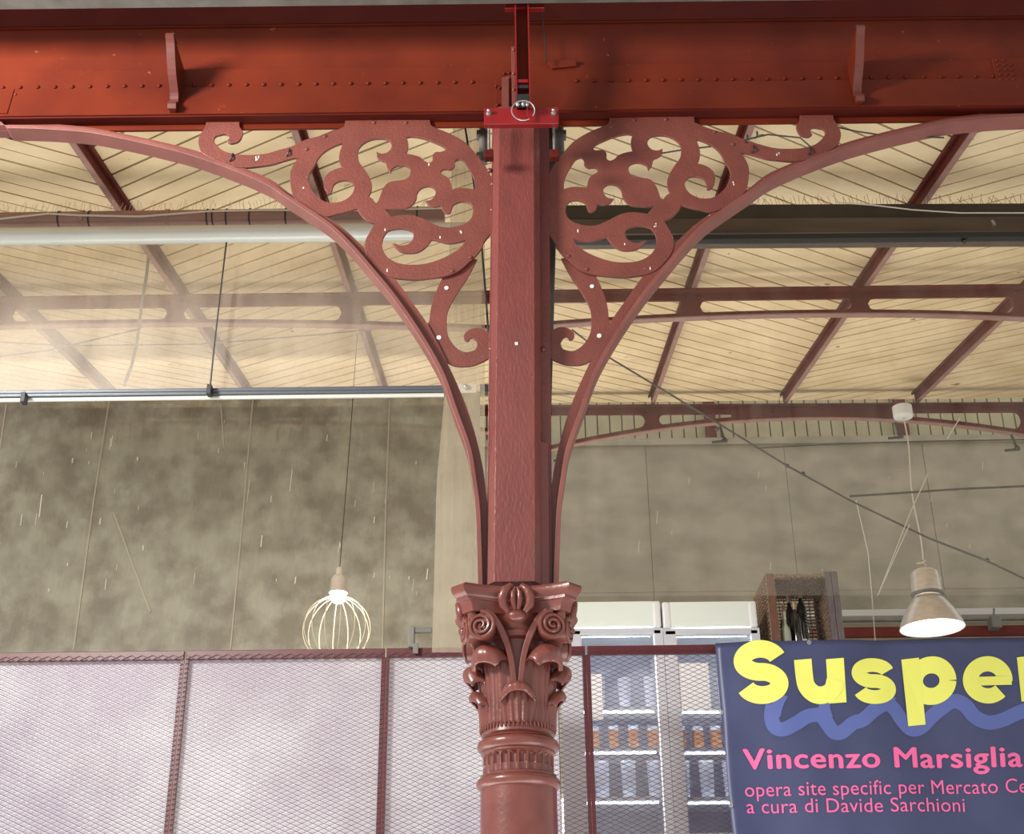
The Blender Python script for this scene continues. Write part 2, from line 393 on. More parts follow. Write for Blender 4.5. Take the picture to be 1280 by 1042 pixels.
cross_beam(8.05, lambda x: 377-.0125*x, 9, b1, [-190, 5, 219, 437, 651, 865, 1075, 1278, 1480], 'nearer slotted brown cross beam running behind the column at mid height of the ceiling')
def b2(x): return (530+1.0*((x-300)/100)**2) if x < 650 else 521.5+3.4*((x-1030)/100)**2
cross_beam(10.88, lambda x: 515-.0065*x, 8, b2, [170, 330, 492, 655, 815, 975, 1131, 1285, 1440], 'farther slotted brown cross beam arching just above the concrete wall', .12)

# ------------------------------------------------------------ back wall, cladding above it, gallery floor
YW = 14.5
wz = at(960, 549, YW).z
back = MB().box((-8, YW+.02, 2.75), (8, YW+.16, wz)).build('wall_back', M['concrete']); tag(back, 'grey green raw concrete wall at the back of the gallery', None, None, 'structure')
xj = at(812, 650, YW).x; pw = 1.62
for i in range(-6, 5):
    for j in range(3):
        xa, xb = xj+i*pw+.0025, xj+(i+1)*pw-.0025
        za = 2.75+j*(wz-2.75)/3+.002; zb = 2.75+(j+1)*(wz-2.75)/3-.002
        xa = max(xa, -8); xb = min(xb, 8)
        if xb-xa < .1: continue
        dy = random.uniform(0, .006)
        MB().box((xa, YW-dy, za), (xb, YW+.03, zb)).build('concrete_panel', M['concrete'], back)
MB().box((-8, YW-.05, wz-.075), (8, YW+.1, wz+.01)).build('trim_1', M['concrete'], None)
tag(bpy.data.objects['trim_1'], 'concrete ledge along the top of the back wall', None, None, 'structure')
clad = MB().box((-8, YW+.30, wz-.1), (8, YW+.34, wz+2.0)).build('wall_upper_back', M['boardgap']); tag(clad, 'olive ribbed cladding above the concrete wall', None, None, 'structure')
cs = .148
sh = None
for i in range(int(16/cs)):
    x = -8+i*cs
    if sh is None:
        o = MB().box((x+.008, YW+.27, wz-.1), (x+cs-.008, YW+.30, wz+2.0)).build('cladding_board', M['cladding'], clad); sh = o
    else:
        o = link('cladding_board', sh.data, clad); o.location = sh.location+Vector((i*cs, random.uniform(0, .006), 0))
for k, x in enumerate((888, 1128)):
    p = at(x, 530, YW+.2); t = MB().box((p.x-.06, YW+.16, wz-.05), (p.x+.06, YW+.26, wz+1.9)).build('red_upright', M['rafter'])
    tag(t, ['maroon upright against the cladding, nearer the column', 'maroon upright against the cladding, under the lamp canopy'][k], 'post', 'uprights on the cladding')
fl = MB().box((-8, 7.98, 2.55), (8, YW+.1, 2.75)).build('floor', M['floor']); tag(fl, 'stone floor slab of the upper gallery', None, None, 'structure')
sof = MB().box((-8, 2.2, at(640, 4.5, 4.66).z+.0), (8, 4.66, at(640, 4.5, 4.66).z+.12)).build('trim_2', M['greysteel']); tag(sof, 'dark grey soffit edge above the girder', None, None, 'structure')
# red steel beam and pipe low on the back wall, right of the crate
pa = at(1040, 790, 13.6); pb = at(1500, 784, 13.6)
b = MB().poly([(pa.x-.3, 13.6, pa.z-.05), (pb.x, 13.6, pb.z-.05), (pb.x, 13.6, pb.z+.05), (pa.x-.3, 13.6, pa.z+.05)], (0, .06, 0)).build('low_beam', M['rafter']); tag(b, 'brown red horizontal beam low on the back wall behind the bell lamp', 'beam')
pa = at(1040, 776, 13.8); pb = at(1500, 771, 13.8)
b = MB().tube([pa-Vector((.3, 0, 0)), pb], .018, 8).build('wall_pipe', M['greysteel'], smooth=True); tag(b, 'thin grey pipe just above the low red beam', 'pipe')
pa = at(1050, 766, 14.2); pb = at(1500, 760, 14.2)
b = MB().poly([(pa.x-.4, 14.2, pa.z-.035), (pb.x, 14.2, pb.z-.035), (pb.x, 14.2, pb.z+.035), (pa.x-.4, 14.2, pa.z+.035)], (0, .3, 0)).build('wall_ledge', M['whiterail']); tag(b, 'pale narrow ledge on the back wall above the pipe', 'ledge')
pa = at(1244, 778, 13.5); b = MB().box((pa.x-.05, 13.45, pa.z-.06), (pa.x+.05, 13.6, pa.z+.06)); b.tube([(pa.x, 13.52, pa.z+.05), (pa.x+.02, 13.52, pa.z+.16)], .012)
tag(b.build('junction_box', M['greysteel'], bevel=.01), 'small grey junction box above the low red beam at right', 'box')

# ------------------------------------------------------------ gutter pipes, plastic curtains and their rails
YG = 6.40
def along(x0, y0, x1, y1, Y, n=2): return [at(x0+(x1-x0)*i/(n-1), y0+(y1-y0)*i/(n-1), Y) for i in range(n)]
t = thing('gutter_pipe', 'brown round gutter pipe with black ties, left of the column', 'pipe', at(300, 275, YG))
pp = along(-260, 279, 556, 268, YG)
MB().tube(pp, .046, 20).build('pipe', M['pipe'], t, smooth=True)
for x in (75, 113, 260, 267, 284, 313, 358, 522):
    p = at(x, 275.3-.0135*x, YG); MB().lathe([(.0475, -.004), (.0495, -.004), (.0495, .004), (.0475, .004)], p, 20, Vector((1, 0, -.01)), cap=False).build('cable_tie', M['black'], t)
for x in (104, 210, 470):
    p = at(x, 275.3-.0135*x, YG); MB().lathe([(.0475, -.012), (.0505, -.010), (.0505, .010), (.0475, .012)], p, 20, Vector((1, 0, -.01)), cap=False).build('pipe_joint', M['pipe'], t)
b = MB()
for i in range(190):
    x = -200+i*4+random.uniform(-1, 1); yb = 270-.0135*x; p = at(x, yb-2, YG+.01)
    b.tube([p, p+Vector((random.uniform(-.03, .03), random.uniform(-.02, .02), random.uniform(.05, .085)))], .0012, 3, False)
b.build('bird_spikes', M['cream_wire'], t, kind='stuff')
pts = [at(x, y, YG-.05) for x, y in ((-200, 285), (-60, 278), (0, 273.5), (60, 267), (100, 269), (175, 270.5), (260, 264), (330, 262.5), (440, 263), (556, 260))]
tag(MB().tube(pts, .006, 6).build('pale_cable', M['cream_wire'], smooth=True), 'thin pale cable sagging along the top of the brown gutter pipe', 'cable')
t = MB().tube(along(-260, 299, 604, 289, YG-.06), .052, 24).build('roller_tube', M['tube'], smooth=True); tag(t, 'pale silver roller tube under the brown gutter pipe', 'tube')
t = thing('gutter_box', 'dark brown gutter box right of the column', 'gutter', at(980, 275, YG))
pa, pb = at(700, 256, YG), at(1560, 254-.0*1, YG)
def xbar(x0, x1, ya, yb, slope, Y, d, m, name, parent, **k):
    """horizontal bar between px rows ya..yb (given at px x=980), sloping like the photo"""
    a0, a1 = at(x0, ya+slope*(x0-980), Y), at(x1, ya+slope*(x1-980), Y); c0, c1 = at(x0, yb+slope*(x0-980), Y), at(x1, yb+slope*(x1-980), Y)
    return MB().poly([a0, a1, c1, c0], (0, d, 0)).build(name, m, parent, **k)
xbar(652, 1560, 255, 273, -.004, YG, .14, M['black_brown'], 'upper_lip', t, bevel=.004)
xbar(652, 1560, 272, 291, -.006, YG-.02, .16, M['pipe_dark'], 'trough', t, bevel=.006)
xbar(652, 1560, 292, 298, -.009, YG-.10, .05, M['black'], 'drip_edge', t)
b = MB()
for i in range(130):
    x = 700+i*4.6+random.uniform(-1, 1); p = at(x, 256-.004*(x-980), YG+.02)
    b.tube([p, p+Vector((random.uniform(-.03, .03), random.uniform(-.02, .02), random.uniform(.04, .075)))], .0012, 3, False)
b.build('bird_spikes', M['cable'], t, kind='stuff')
for x, y in ((1203, 300), (1240, 277)):
    p = at(x, y-2 if x < 1220 else y, YG-.06); MB().tube([p, p+Vector((0, -.02, -.035))], .012, 8).build('drain_stub', M['black'] if x < 1220 else M['steel'], t)
pts = [at(x, y, YG-.05) for x, y in ((1045, 253), (1090, 256), (1140, 262), (1200, 266), (1300, 266), (1500, 258))]
tag(MB().tube(pts, .004, 6).build('pale_cable', M['cream_wire'], smooth=True), 'thin pale cable lying along the dark gutter box at right', 'cable')
# curtain sheets
YC = 6.34
def sheet(name, pts, m, lab, group=None, th=.002):
    P = [at(x, y, YC) for x, y in pts]
    o = MB().poly(P, (0, th, 0)).build(name, m); return tag(o, lab, 'plastic sheet', group)
def sheetY(name, pts, m, lab, Y):
    o = MB().poly([at(x, y, Y) for x, y in pts], (0, .0015, 0)).build(name, m); return tag(o, lab, 'plastic sheet')
YGR = 9.85
sheetY('plastic_curtain', [(-330, 301), (604, 292), (600, 484), (-330, 497)], M['film'], 'hazy clear plastic curtain between roller tube and grey rail, left of the column', YC)
sheetY('plastic_curtain', [(-330, 502), (600, 489), (600, 1060), (-360, 1060)], M['grime'], 'grimy streaked plastic curtain behind the balustrade, below the grey rail, left of the column', YGR)
sheetY('plastic_strip', [(566, 152), (606, 152), (606, 815), (540, 815), (546, 600), (557, 480)], M['strip'], 'narrow yellowish plastic strip hanging just left of the column', 5.5)
sheetY('plastic_curtain', [(690, 304), (1600, 294), (1640, 742), (690, 745)], M['film_clear'], 'thin clear plastic curtain hanging below the dark gutter, right of the column', YC)
t = thing('curtain_rail', 'slate grey rail with white rod across the plastic curtain left of the column', 'rail', at(300, 490, YC-.05))
def lbar(y0, y1, Y, d, m, name, x0=-330, x1=555, s=-.0115, yr=490, **k):
    a = [at(x0, y0+s*x0, Y), at(x1, y0+s*x1, Y), at(x1, y1+s*x1, Y), at(x0, y1+s*x0, Y)]
    return MB().poly(a, (0, d, 0)).build(name, m, t, **k)
lbar(487.5, 491.5, YC-.05, .03, M['rail'], 'upper_channel', bevel=.003)
lbar(492, 495.5, YC-.045, .03, M['rail'], 'lower_channel', bevel=.003)
MB().tube([at(-330, 504, YC-.03), at(555, 493.5, YC-.03)], .011, 10).build('white_rod', M['whiterail'], t, smooth=True)
for x, y in ((30, 497), (262, 487)):
    p = at(x, y, YC-.08); MB().box((p.x-.012, p.y-.02, p.z-.03), (p.x+.012, p.y+.03, p.z+.025)).build('rail_clip', M['black'], t, bevel=.003)
p0, p1 = at(557, 484, YC-.07), at(596, 483.5, YC-.07)
MB().box((p0.x, p0.y, p0.z-.03), (p1.x, p0.y+.01, p0.z+.022)).build('joint_plate', M['whiterail'], t, bevel=.003)
p = at(582, 483, YC-.08); MB().ball(p, .016, n=10).build('joint_bolt', M['steel'], t, smooth=True)
p0, p1 = at(600, 480, YC-.07), at(612, 487, YC-.07); MB().box((p0.x, p0.y, p1.z-.01), (p1.x, p0.y+.03, p0.z)).build('end_cap', M['black'], t)
# long pale creases and scratches in the grimy sheet (raised folds of the plastic)
creases = [((137, 498), (118, 620), (92, 812)), ((316, 500), (304, 640), (288, 812)), ((8, 505), (0, 560)), ((142, 640), (188, 765)),
           ((276, 505), (280, 560)), ((487, 500), (482, 640), (478, 812))]
b = MB()
for c in creases:
    b.tube([at(x, y, YGR-.006) for x, y in c], .007, 4)
tag(b.build('curtain_creases_streaks', M['crease'], kind='stuff'), 'pale long creases down the grimy plastic curtain', 'creases'); b = MB()
for _ in range(46):
    x = random.uniform(0, 540); y = random.uniform(520, 740); L = random.choice((4, 6, 8, 14, 28))
    b.tube([at(x, y, YGR-.005), at(x-L*.12, y+L, YGR-.005)], random.choice((.0025, .004, .006)), 4)
tag(b.build('curtain_scratches', M['scratch'], kind='stuff'), 'short white scratches and specks on the grimy plastic curtain', 'scratches')
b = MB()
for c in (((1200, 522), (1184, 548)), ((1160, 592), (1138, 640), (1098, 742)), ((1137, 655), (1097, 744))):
    b.tube([at(x, y, YC-.006) for x, y in c], .0035, 4)  # pale diagonal streaks on the clear sheet
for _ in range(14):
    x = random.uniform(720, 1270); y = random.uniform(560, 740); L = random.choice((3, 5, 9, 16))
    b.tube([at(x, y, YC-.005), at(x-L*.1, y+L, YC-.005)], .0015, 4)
tag(b.build('curtain_creases_streaks', M['crease'], kind='stuff'), 'pale diagonal streaks and scratches on the clear curtain at right', 'creases')

# ------------------------------------------------------------ main girder
YB = 4.985                          # face of the web
def gz(y): return at(640, y, YB).z
z_top, z_hl, z_r1, z_r2, z_bot = gz(7), gz(30), gz(84), gz(108), gz(146)
XL, XR = -4.2, 4.2
g = thing('riveted_girder', 'massive orange-red riveted iron girder crossing above the column', 'girder', (0, YB, z_bot))
MB().box((XL, YB, z_bot), (XR, YB+.02, z_top+.15)).build('web_plate', M['girder'], g, bevel=.002)
MB().box((XL, YB-.012, z_bot), (XR, YB+.0, z_r1)).build('lower_angle', M['girder'], g, bevel=.0015)
b = MB()                                  # sloping foot of the lower angle that catches the light
b.poly([(XL, YB-.012, z_r2), (XL, YB-.012, z_bot-.002), (XL, YB-.05, z_bot-.002), (XL, YB-.046, z_bot+.012), (XL, YB-.020, z_r2)], (XR-XL, 0, 0))
b.build('lower_flange', M['girder'], g, bevel=.001)
zu = gz(150); zl = gz(158)
z_leg = at(640, 157.5, YB+.018).z
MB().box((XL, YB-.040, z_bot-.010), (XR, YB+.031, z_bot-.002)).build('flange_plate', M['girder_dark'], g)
MB().box((XL, YB+.018, z_leg), (XR, YB+.030, z_bot-.010)).build('hanging_leg', M['girder'], g)
MB().box((XL, YB-.012, gz(30)-.003), (XR, YB, gz(30)+.003)).build('upper_bead', M['girder'], g, bevel=.001)
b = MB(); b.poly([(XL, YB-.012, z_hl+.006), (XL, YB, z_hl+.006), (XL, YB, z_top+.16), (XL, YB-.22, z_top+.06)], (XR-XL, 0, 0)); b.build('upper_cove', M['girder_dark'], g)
rv = MB(); zr = gz(104.5)
xp = 0
rx = [26+21.7*i for i in range(-6, 62)]
for i, x in enumerate(rx):
    p = at(x, 105-.006*x, YB-.014)
    if 600 < x < 700: continue
    rv.ball((p.x, YB-.013, zr), .0105, n=8)
for x in (73, 105, 187, 281, 565, 580, 620, 1090, 1150): p = at(x, 83, YB); rv.ball((p.x, YB-.001, z_r1+.006), .006, n=6)
for y, x in ((114, 17), (123, 16), (132, 15), (141, 13)): p = at(x, y, YB-.05); rv.ball((p.x, YB-.026, p.z), .008, n=6)
rv.build('rivets', M['girder'], g, kind='stuff')
zz = [z_bot, z_r2]; p = at(18, 125, YB)
MB().poly([(p.x-.3, YB-.05, z_bot+.014), (p.x, YB-.05, z_bot+.014), (p.x, YB-.024, z_r2), (p.x-.3, YB-.024, z_r2)], (0, .01, 0)).build('splice_plate', M['girder'], g)
p = at(1262, 100, YB); MB().box((p.x-.07, YB-.02, z_r2-.03), (p.x+.6, YB-.008, z_r2+.12)).build('splice_plate', M['girder'], g, bevel=.003)
b = MB()
for i in range(14): b.ball((p.x-.05+.03*(i % 3), YB-.022, z_r2-.01+.028*(i//3)), .007, n=6)
b.build('splice_rivets', M['girder'], g, kind='stuff')
# curved gussets
def gusset(xc, flip):
    prof = [(0, z_bot+.005), (-.055, z_bot+.005), (-.060, z_bot+.035), (-.040, z_bot+.06), (-.050, z_bot+.10), (-.095, z_bot+.15), (-.13, z_bot+.21), (-.155, z_bot+.262), (-.175, z_bot+.285), (-.168, z_bot+.305), (-.125, z_bot+.30), (0, z_bot+.29)]
    sm = [(p.x, p.y) for p in smooth_loop(prof, True, 3)]
    w2 = .014
    sm = [(y*1.38, z) for y, z in sm]
    b = MB().poly([(xc-w2, YB+y, z) for y, z in sm], (2*w2, 0, 0))
    o = b.build('gusset', M['rib'] if False else M['girder'], g, bevel=.002)
    e = MB(); outer = [q for q in prof[1:11]]
    vs = []
    for y, z in [(p.x, p.y) for p in smooth_loop(outer, False, 3)]:
        y *= 1.38; vs += [(xc-.019, YB+y-.006, z), (xc+.019, YB+y-.006, z), (xc+.019, YB+y+.006, z+.001), (xc-.019, YB+y+.006, z+.001)]
    n = len(vs)//4; fs = [(4*i+k, 4*i+(k+1) % 4, 4*i+4+(k+1) % 4, 4*i+4+k) for i in range(n-1) for k in range(4)]+[(0, 1, 2, 3), (4*n-1, 4*n-2, 4*n-3, 4*n-4)]
    e.add(vs, fs); q = e.build('edge_flange', M['gusset'], None); q.parent = o; q.location = q.location-Vector((0, YB, z_bot))-o.location
gusset(at(222, 130, YB).x, 1); gusset(at(1069, 130, YB).x, -1)

# ------------------------------------------------------------ the column
YP = 5.0
A0, A1 = at(649.5, 170, YP), at(647, 1000, YP)
def Xc(z): return A1.x+(A0.x-A1.x)*(z-A1.z)/(A0.z-A1.z)
CX = at(647, 880, YP).x
zf = lambda y, Y=YP: at(647, y, Y).z
colm = thing('iron_column', 'dusty red cast iron column with a leafy scrolled capital, centre of the photo', 'column', (CX, YP, 0))
# round shaft down to the market floor
zring = zf(981)
MB().lathe([(.150, 0), (.150, .25), (.143, .3), (.1385, zring-.01)], (CX, YP, 0), 48).build('shaft', M['cap'], colm, smooth=True)
def torus_prof(r, h, z, n=10): return [(r*.90, z-h/2)]+[(r-h*.5+h*.5*math.cos(a), z+h/2*math.sin(a)) for a in [(-math.pi/2)+math.pi*i/n for i in range(n+1)]]+[(r*.90, z+h/2)]
MB().lathe(torus_prof(.154, .042, zring)+[(.139, zring+.028), (.130, zring+.034)], (CX, YP, 0), 48, cap=False).build('lower_ring', M['cap'], colm, smooth=True)
zr2 = zf(934)
MB().lathe([(.128, zr2-.035), (.136, zr2-.030)]+torus_prof(.151, .046, zr2)+[(.130, zr2+.03)], (CX, YP, 0), 48, cap=False).build('upper_ring', M['cap'], colm, smooth=True)
za, zb = zring+.02, zr2-.028
def fl_(u, v):
    a = 2*math.pi*u; n = 24; ph = (a*n/(2*math.pi)) % 1; z = za+(zb-za)*v
    w_ = math.sin(math.pi*ph)
    top = 1 if v < .80 else max(0, 1-((v-.80)/.12)**2); bot = min(1, max(0, (v-.06)/.05))
    dep = .013*max(0, (w_-.28)/.72)**.5*(1 if v > .45 else .35)*top*bot
    r = .129-dep
    return (CX+r*math.cos(a), YP+r*math.sin(a), z)
MB().grid(fl_, 24*12, 40).build('fluted_band', M['cap'], colm, smooth=True)
# bell
zbase = zf(917); ztop = zf(765)
H = ztop-zbase
MB().lathe([(.118, zbase-.03), (.136, zbase-.012), (.134, zbase+.01), (.118, zbase+.02), (.112, zbase+H*.4), (.115, zbase+H*.6), (.12, zbase+H*.70), (.135, zbase+H*.72), (.14, zbase+H*.76), (.13, zbase+H*.79), (.135, zbase+H*.82), (.158, zbase+H*.86), (.165, zbase+H*.91), (.155, zbase+H*.96), (.14, ztop)], (CX, YP, 0), 48).build('bell', M['cap'], colm, smooth=True)
b = MB()
for i in range(56):
    a = 2*math.pi*i/56; b.ball((CX+.137*math.cos(a), YP+.137*math.sin(a), zbase+.008), .009, .55, .55, 1.2, n=6)
b.build('bead_row', M['cap'], colm, kind='stuff', smooth=True)
def leaf(name, ang, hgt, half, r0, flare, curl_r, ridges, z0=None, dome=.28, drop=.03):
    z0 = zbase+.012 if z0 is None else z0
    def path(v):                       # radial offset and height along the leaf, then a forward curl
        if v < .55: t = v/.55; return (r0+flare*t*t, z0+(hgt-curl_r)*t)
        if v < .82:
            a = (v-.55)/.27*math.pi; return (r0+flare+curl_r*(1-math.cos(a)), z0+(hgt-curl_r)+curl_r*math.sin(a))
        t = (v-.82)/.18; return (r0+flare+2*curl_r-.3*drop*t*t, z0+(hgt-curl_r)-drop*t)
    def fn(u, v):
        rr, z = path(v)
        q = (u-.5)*2
        wv = half*(.86+.22*min(v/.5, 1))
        if v > .6: wv *= 1-.30*((v-.6)/.4)**2
        rr += .0035*math.cos(q*math.pi*ridges)*(1 if v < .6 else .35)-.011*q*q*(1.3 if v < .6 else 2.2)
        th = ang+wv*q/max(rr, .05)*.92
        return (CX+rr*math.cos(th), YP+rr*math.sin(th), z0+(z-z0)*(1-dome*abs(q*min(1, wv/half))**3*min(1, v/.4)))
    o = MB().grid(fn, 28, 30).build(name, M['cap'], colm, smooth=True, solid=.009)
    return o
F0 = -math.pi/2
for i in range(4): leaf('tall_leaf', F0+math.pi/4+i*math.pi/2, zf(806, YP-.13)-zbase-.012, .078, .122, .016, .032, 4, dome=.20, drop=.034)
for i in range(4): leaf('short_leaf', F0+i*math.pi/2, zf(851, YP-.17)-zbase-.012, .070, .134, .010, .016, 5, dome=.42, drop=.016)
for i in range(4):
    if i: leaf('middle_leaf', F0+i*math.pi/2, zf(838)-zbase, .060, .125, .022, .026, 3)
# volutes: a stem ribbon that rises from the centre of each face and rolls into a spiral
def volute(face, s):
    ca, sa = math.cos(face), math.sin(face)
    def P(u, z, out):                   # u sideways on the face, out = distance from the axis
        return Vector((CX-sa*u+ca*out, YP+ca*u+sa*out, z))
    def pz(y): return zf(y, YP-.17)
    cu, cz, r = s*.130, pz(783), .053
    pts = []
    stem = [(s*.012, pz(850), .128), (s*.016, pz(835), .133), (s*.024, pz(818), .14), (s*.040, pz(799), .150), (s*.062, pz(783), .163), (s*.088, pz(771), .176)]
    st = MB()
    ribbon = [P(*p) for p in stem]+[P(cu-s*.016, cz+r*.98, .186)]
    rb = smooth_loop([(0, 0)]*2, False) if False else None
    # ribbon swept with a flat section
    fine = []
    for i in range(len(ribbon)-1):
        p0 = ribbon[max(i-1, 0)]; p1 = ribbon[i]; p2 = ribbon[i+1]; p3 = ribbon[min(i+2, len(ribbon)-1)]
        for k in range(4):
            t = k/4; fine.append(.5*((2*p1)+(p2-p0)*t+(2*p0-5*p1+4*p2-p3)*t*t+(3*p1-p0-3*p2+p3)*t**3))
    fine.append(ribbon[-1])
    fdir = Vector((ca, sa, 0)); vs = []
    for i, p in enumerate(fine):
        tg = (fine[min(i+1, len(fine)-1)]-fine[max(i-1, 0)]).normalized(); sd = tg.cross(fdir).normalized()
        w2 = .010+.003*i/len(fine); d = .012
        vs += [p+sd*w2+fdir*d, p-sd*w2+fdir*d, p-sd*w2-fdir*.05, p+sd*w2-fdir*.05]
    n = len(fine); st.add(vs, [(4*i+k, 4*i+(k+1) % 4, 4*i+4+(k+1) % 4, 4*i+4+k) for i in range(n-1) for k in range(4)]+[(0, 1, 2, 3), (4*n-1, 4*n-2, 4*n-3, 4*n-4)])
    o = st.build('volute_stem', M['cap'], colm, bevel=.003, smooth=True)
    # spiral roll: drum plus raised spiral ridge
    ax = (fdir+Vector((-sa, ca, 0))*s*.28).normalized()
    c = P(cu, cz, .185)
    b = MB(); b.lathe([(.02, -.055), (r*.78, -.055), (r*.92, -.02), (r*.94, 0), (r*.86, .006), (.012, .004), (.002, .016)], c, 36, ax)
    sp = []; sx = Vector((0, 0, 1)).cross(ax).normalized(); sz = Vector((0, 0, 1))-ax*ax.z
    turns = 2.6; NN = 90
    for i in range(NN+1):
        t = i/NN; a = math.pi/2-s*(-1)*t*turns*2*math.pi; rr = r*(1.0-.86*t)
        sp.append(c+sx*(rr*math.cos(a))+sz*(rr*math.sin(a))+ax*(.004+.012*t))
    b.tube(sp, [.0085*(1-.45*i/NN) for i in range(NN+1)], 8)
    b.build('volute_scroll', M['cap'], colm, smooth=True)
for i in range(4):
    for s in (-1, 1): volute(F0+i*math.pi/2, s)
# small leaf tips at the corners, under the abacus
for i in range(4):
    a = F0+math.pi/4+i*math.pi/2; b = MB()
    for d, zz_, q in ((.235, zf(775), .018), (.245, zf(768), .013)):
        b.ball((CX+d*math.cos(a), YP+d*math.sin(a), zz_), q, 1, 1, 1.3, n=10)
    b.tube([(CX+.19*math.cos(a), YP+.19*math.sin(a), zf(800)), (CX+.222*math.cos(a), YP+.222*math.sin(a), zf(790)), (CX+.238*math.cos(a), YP+.238*math.sin(a), zf(775))], [.03, .026, .014], 10)
    b.build('corner_tip', M['cap'], colm, smooth=True)
# abacus with concave sides and cut corners
def aba(k):                              # outline scaled so that the corner reach is k
    pts = []
    hc, hw, mid = k, k*.80, k*.76
    for i in range(4):
        a = F0+i*math.pi/2; ca, sa = math.cos(a), math.sin(a)
        for j in range(13):
            u = -1+2*j/12; out = mid+(hc-mid)*abs(u)**1.8
            side = hw*u; pts.append((CX-sa*side+ca*out, YP+ca*side+sa*out))
    return pts
zt, z2, z3, zbm = zf(730, YP-.2), zf(745, YP-.2), zf(749, YP-.2), zf(765, YP-.17)
prof = [(.200, zbm), (.202, zbm+.010), (.206, z3-.012), (.214, z3), (.222, z3+.002), (.222, z2), (.229, z2+.004), (.238, z2+.016), (.243, z2+.03), (.240, zt-.006), (.232, zt)]
b = MB(); vs = []
for k, z in prof: vs += [(x, y, z) for x, y in aba(k)]
n = 52; fs = [(i*n+j, i*n+(j+1) % n, (i+1)*n+(j+1) % n, (i+1)*n+j) for i in range(len(prof)-1) for j in range(n)]+[tuple(range(n))[::-1], tuple((len(prof)-1)*n+j for j in range(n))]
b.add(vs, fs); b.build('abacus', M['cap'], colm, smooth=True)
for i in range(4):                       # flower at the middle of each side
    a = F0+i*math.pi/2; Mz = Matrix.Rotation(a+math.pi/2, 3, 'Z'); fx = lambda x, y, z: Vector((CX, YP, z))+Mz @ Vector((x, y, 0))
    b = MB(); yo = -.20
    z_ = lambda y: zf(y, YP-.2)
    b.ball(fx(0, yo+.005, z_(769)), .030, 1.2, .9, .75, n=16, M=Mz)
    for s in (-1, 1):
        b.tube([fx(s*.030, yo, z_(764)), fx(s*.048, yo-.006, z_(757)), fx(s*.052, yo-.012, z_(747)), fx(s*.040, yo-.016, z_(738)), fx(s*.022, yo-.012, z_(733.5)), fx(s*.012, yo+.006, z_(735))], [.010, .017, .019, .017, .012, .007], 12)
        b.tube([fx(s*.006, yo-.004, z_(762)), fx(s*.013, yo-.014, z_(752)), fx(s*.012, yo-.018, z_(742)), fx(s*.004, yo-.012, z_(735))], [.008, .011, .010, .005], 10)
    b.build('fleuron', M['cap'], colm, smooth=True)
# upper octagonal post
zp0, zp1 = zf(738), z_bot-.012
def prism(sec, name, m, bevel=.002, z0=zp0, z1=None):
    z1 = zp1 if z1 is None else z1
    v = [(Xc(z0)+x, YP+y, z0) for x, y in sec]+[(Xc(z1)+x, YP+y, z1) for x, y in sec]; n = len(sec)
    b = MB().add(v, [tuple(range(n))[::-1], tuple(range(n, 2*n))]+[(i, (i+1) % n, n+(i+1) % n, n+i) for i in range(n)])
    return b.build(name, m, colm, bevel=bevel)
o_ = -.014
prism([(-.078+o_, -.105), (.078+o_, -.105), (.103+o_, -.070), (.108+o_, .07), (.08, .105), (-.08, .105), (-.108+o_, .07), (-.103+o_, -.070)], 'post', M['post'])
prism([(-.124, -.012), (-.112, -.012), (-.112, .012), (-.124, .012)][0:0] or [(-.125, -.020), (.132, -.020), (.132, .02), (-.125, .02)], 'side_flange', M['post'])
prism([(.085, -.06), (.120, -.05), (.120, -.02), (.085, -.02)], 'right_fillet', M['post'], z1=zf(560))
b = MB()
for x, y in ((614, 436), (613, 687), (680, 687), (679, 436), (616, 230), (616, 262), (612, 213)):
    p = at(x, y, YP-.022); b2 = MB().ball(p, .013, 1, .7, 1, n=10); b2.build('bolt', M['post'], colm, smooth=True)
for x, y in ((645.5, 429.5),):
    p = at(x, y, YP-.106); MB().box((p.x-.006, p.y-.003, p.z-.006), (p.x+.006, p.y+.003, p.z+.006)).build('rivet_plug', M['scratch'], colm)
# steel stanchion behind the post
sx0, sx1 = at(676, 400, 5.3).x, at(696, 400, 5.3).x
tag(MB().poly([at(674, 150, 5.14), at(697, 150, 5.14), at(695, 300, 5.14), Vector((at(688, 560, 5.14).x, 5.14, at(688, 560, 5.14).z)), Vector((at(687, 728, 5.14).x, 5.14, zf(730, YP-.2))), Vector((at(674, 728, 5.14).x, 5.14, zf(730, YP-.2)))], (0, .04, 0)).build('steel_stanchion', M['greysteel'], bevel=.004), 'dull grey steel stanchion standing close behind the right side of the column', 'post')

# ------------------------------------------------------------ spandrel brackets
OUT = [(253,191),(250,186),(248,178),(249,172),(253,164),(257,158),(258,150),(299,150),(299,158),(303,164),(302,170),(298,176),(293,178),(288,178.5),(284,176),(287,172),(286,169),(282,167),(275,168),(269,170),(267,174),(268,178),(273,184),(280,189),(290,192),(300,193.5),(320,193.5),(335,191.5),(350,187),(365,183),(381,175),(400,170),(415,165),(431,158),(432,150),(537,150),(539,157),(560,166),(580,177),(590,187),(600,199),(608,210),(614,222),(620,235),(620,282),(612,293),(605,302),(601,311),(592,322),(585,328),(575,337),(565,342),(555,345),(540,347),(520,349),(505,348),(490,346),(478,341),(466,330),(458,318),(456,307),(458,298),(462,291),(466,284),(469,279),(460,276),(454,271),(449,265),(447,260),(440,262),(430,265),(420,267),(409,270),(396,266),(380,256),(368,247),(364,235),(363,225),(363,216),(366,208),(370,201),(374,197),(368,197),(360,199),(350,202),(340,205),(330,206.5),(318,208),(305,209),(290,207),(270,200)]
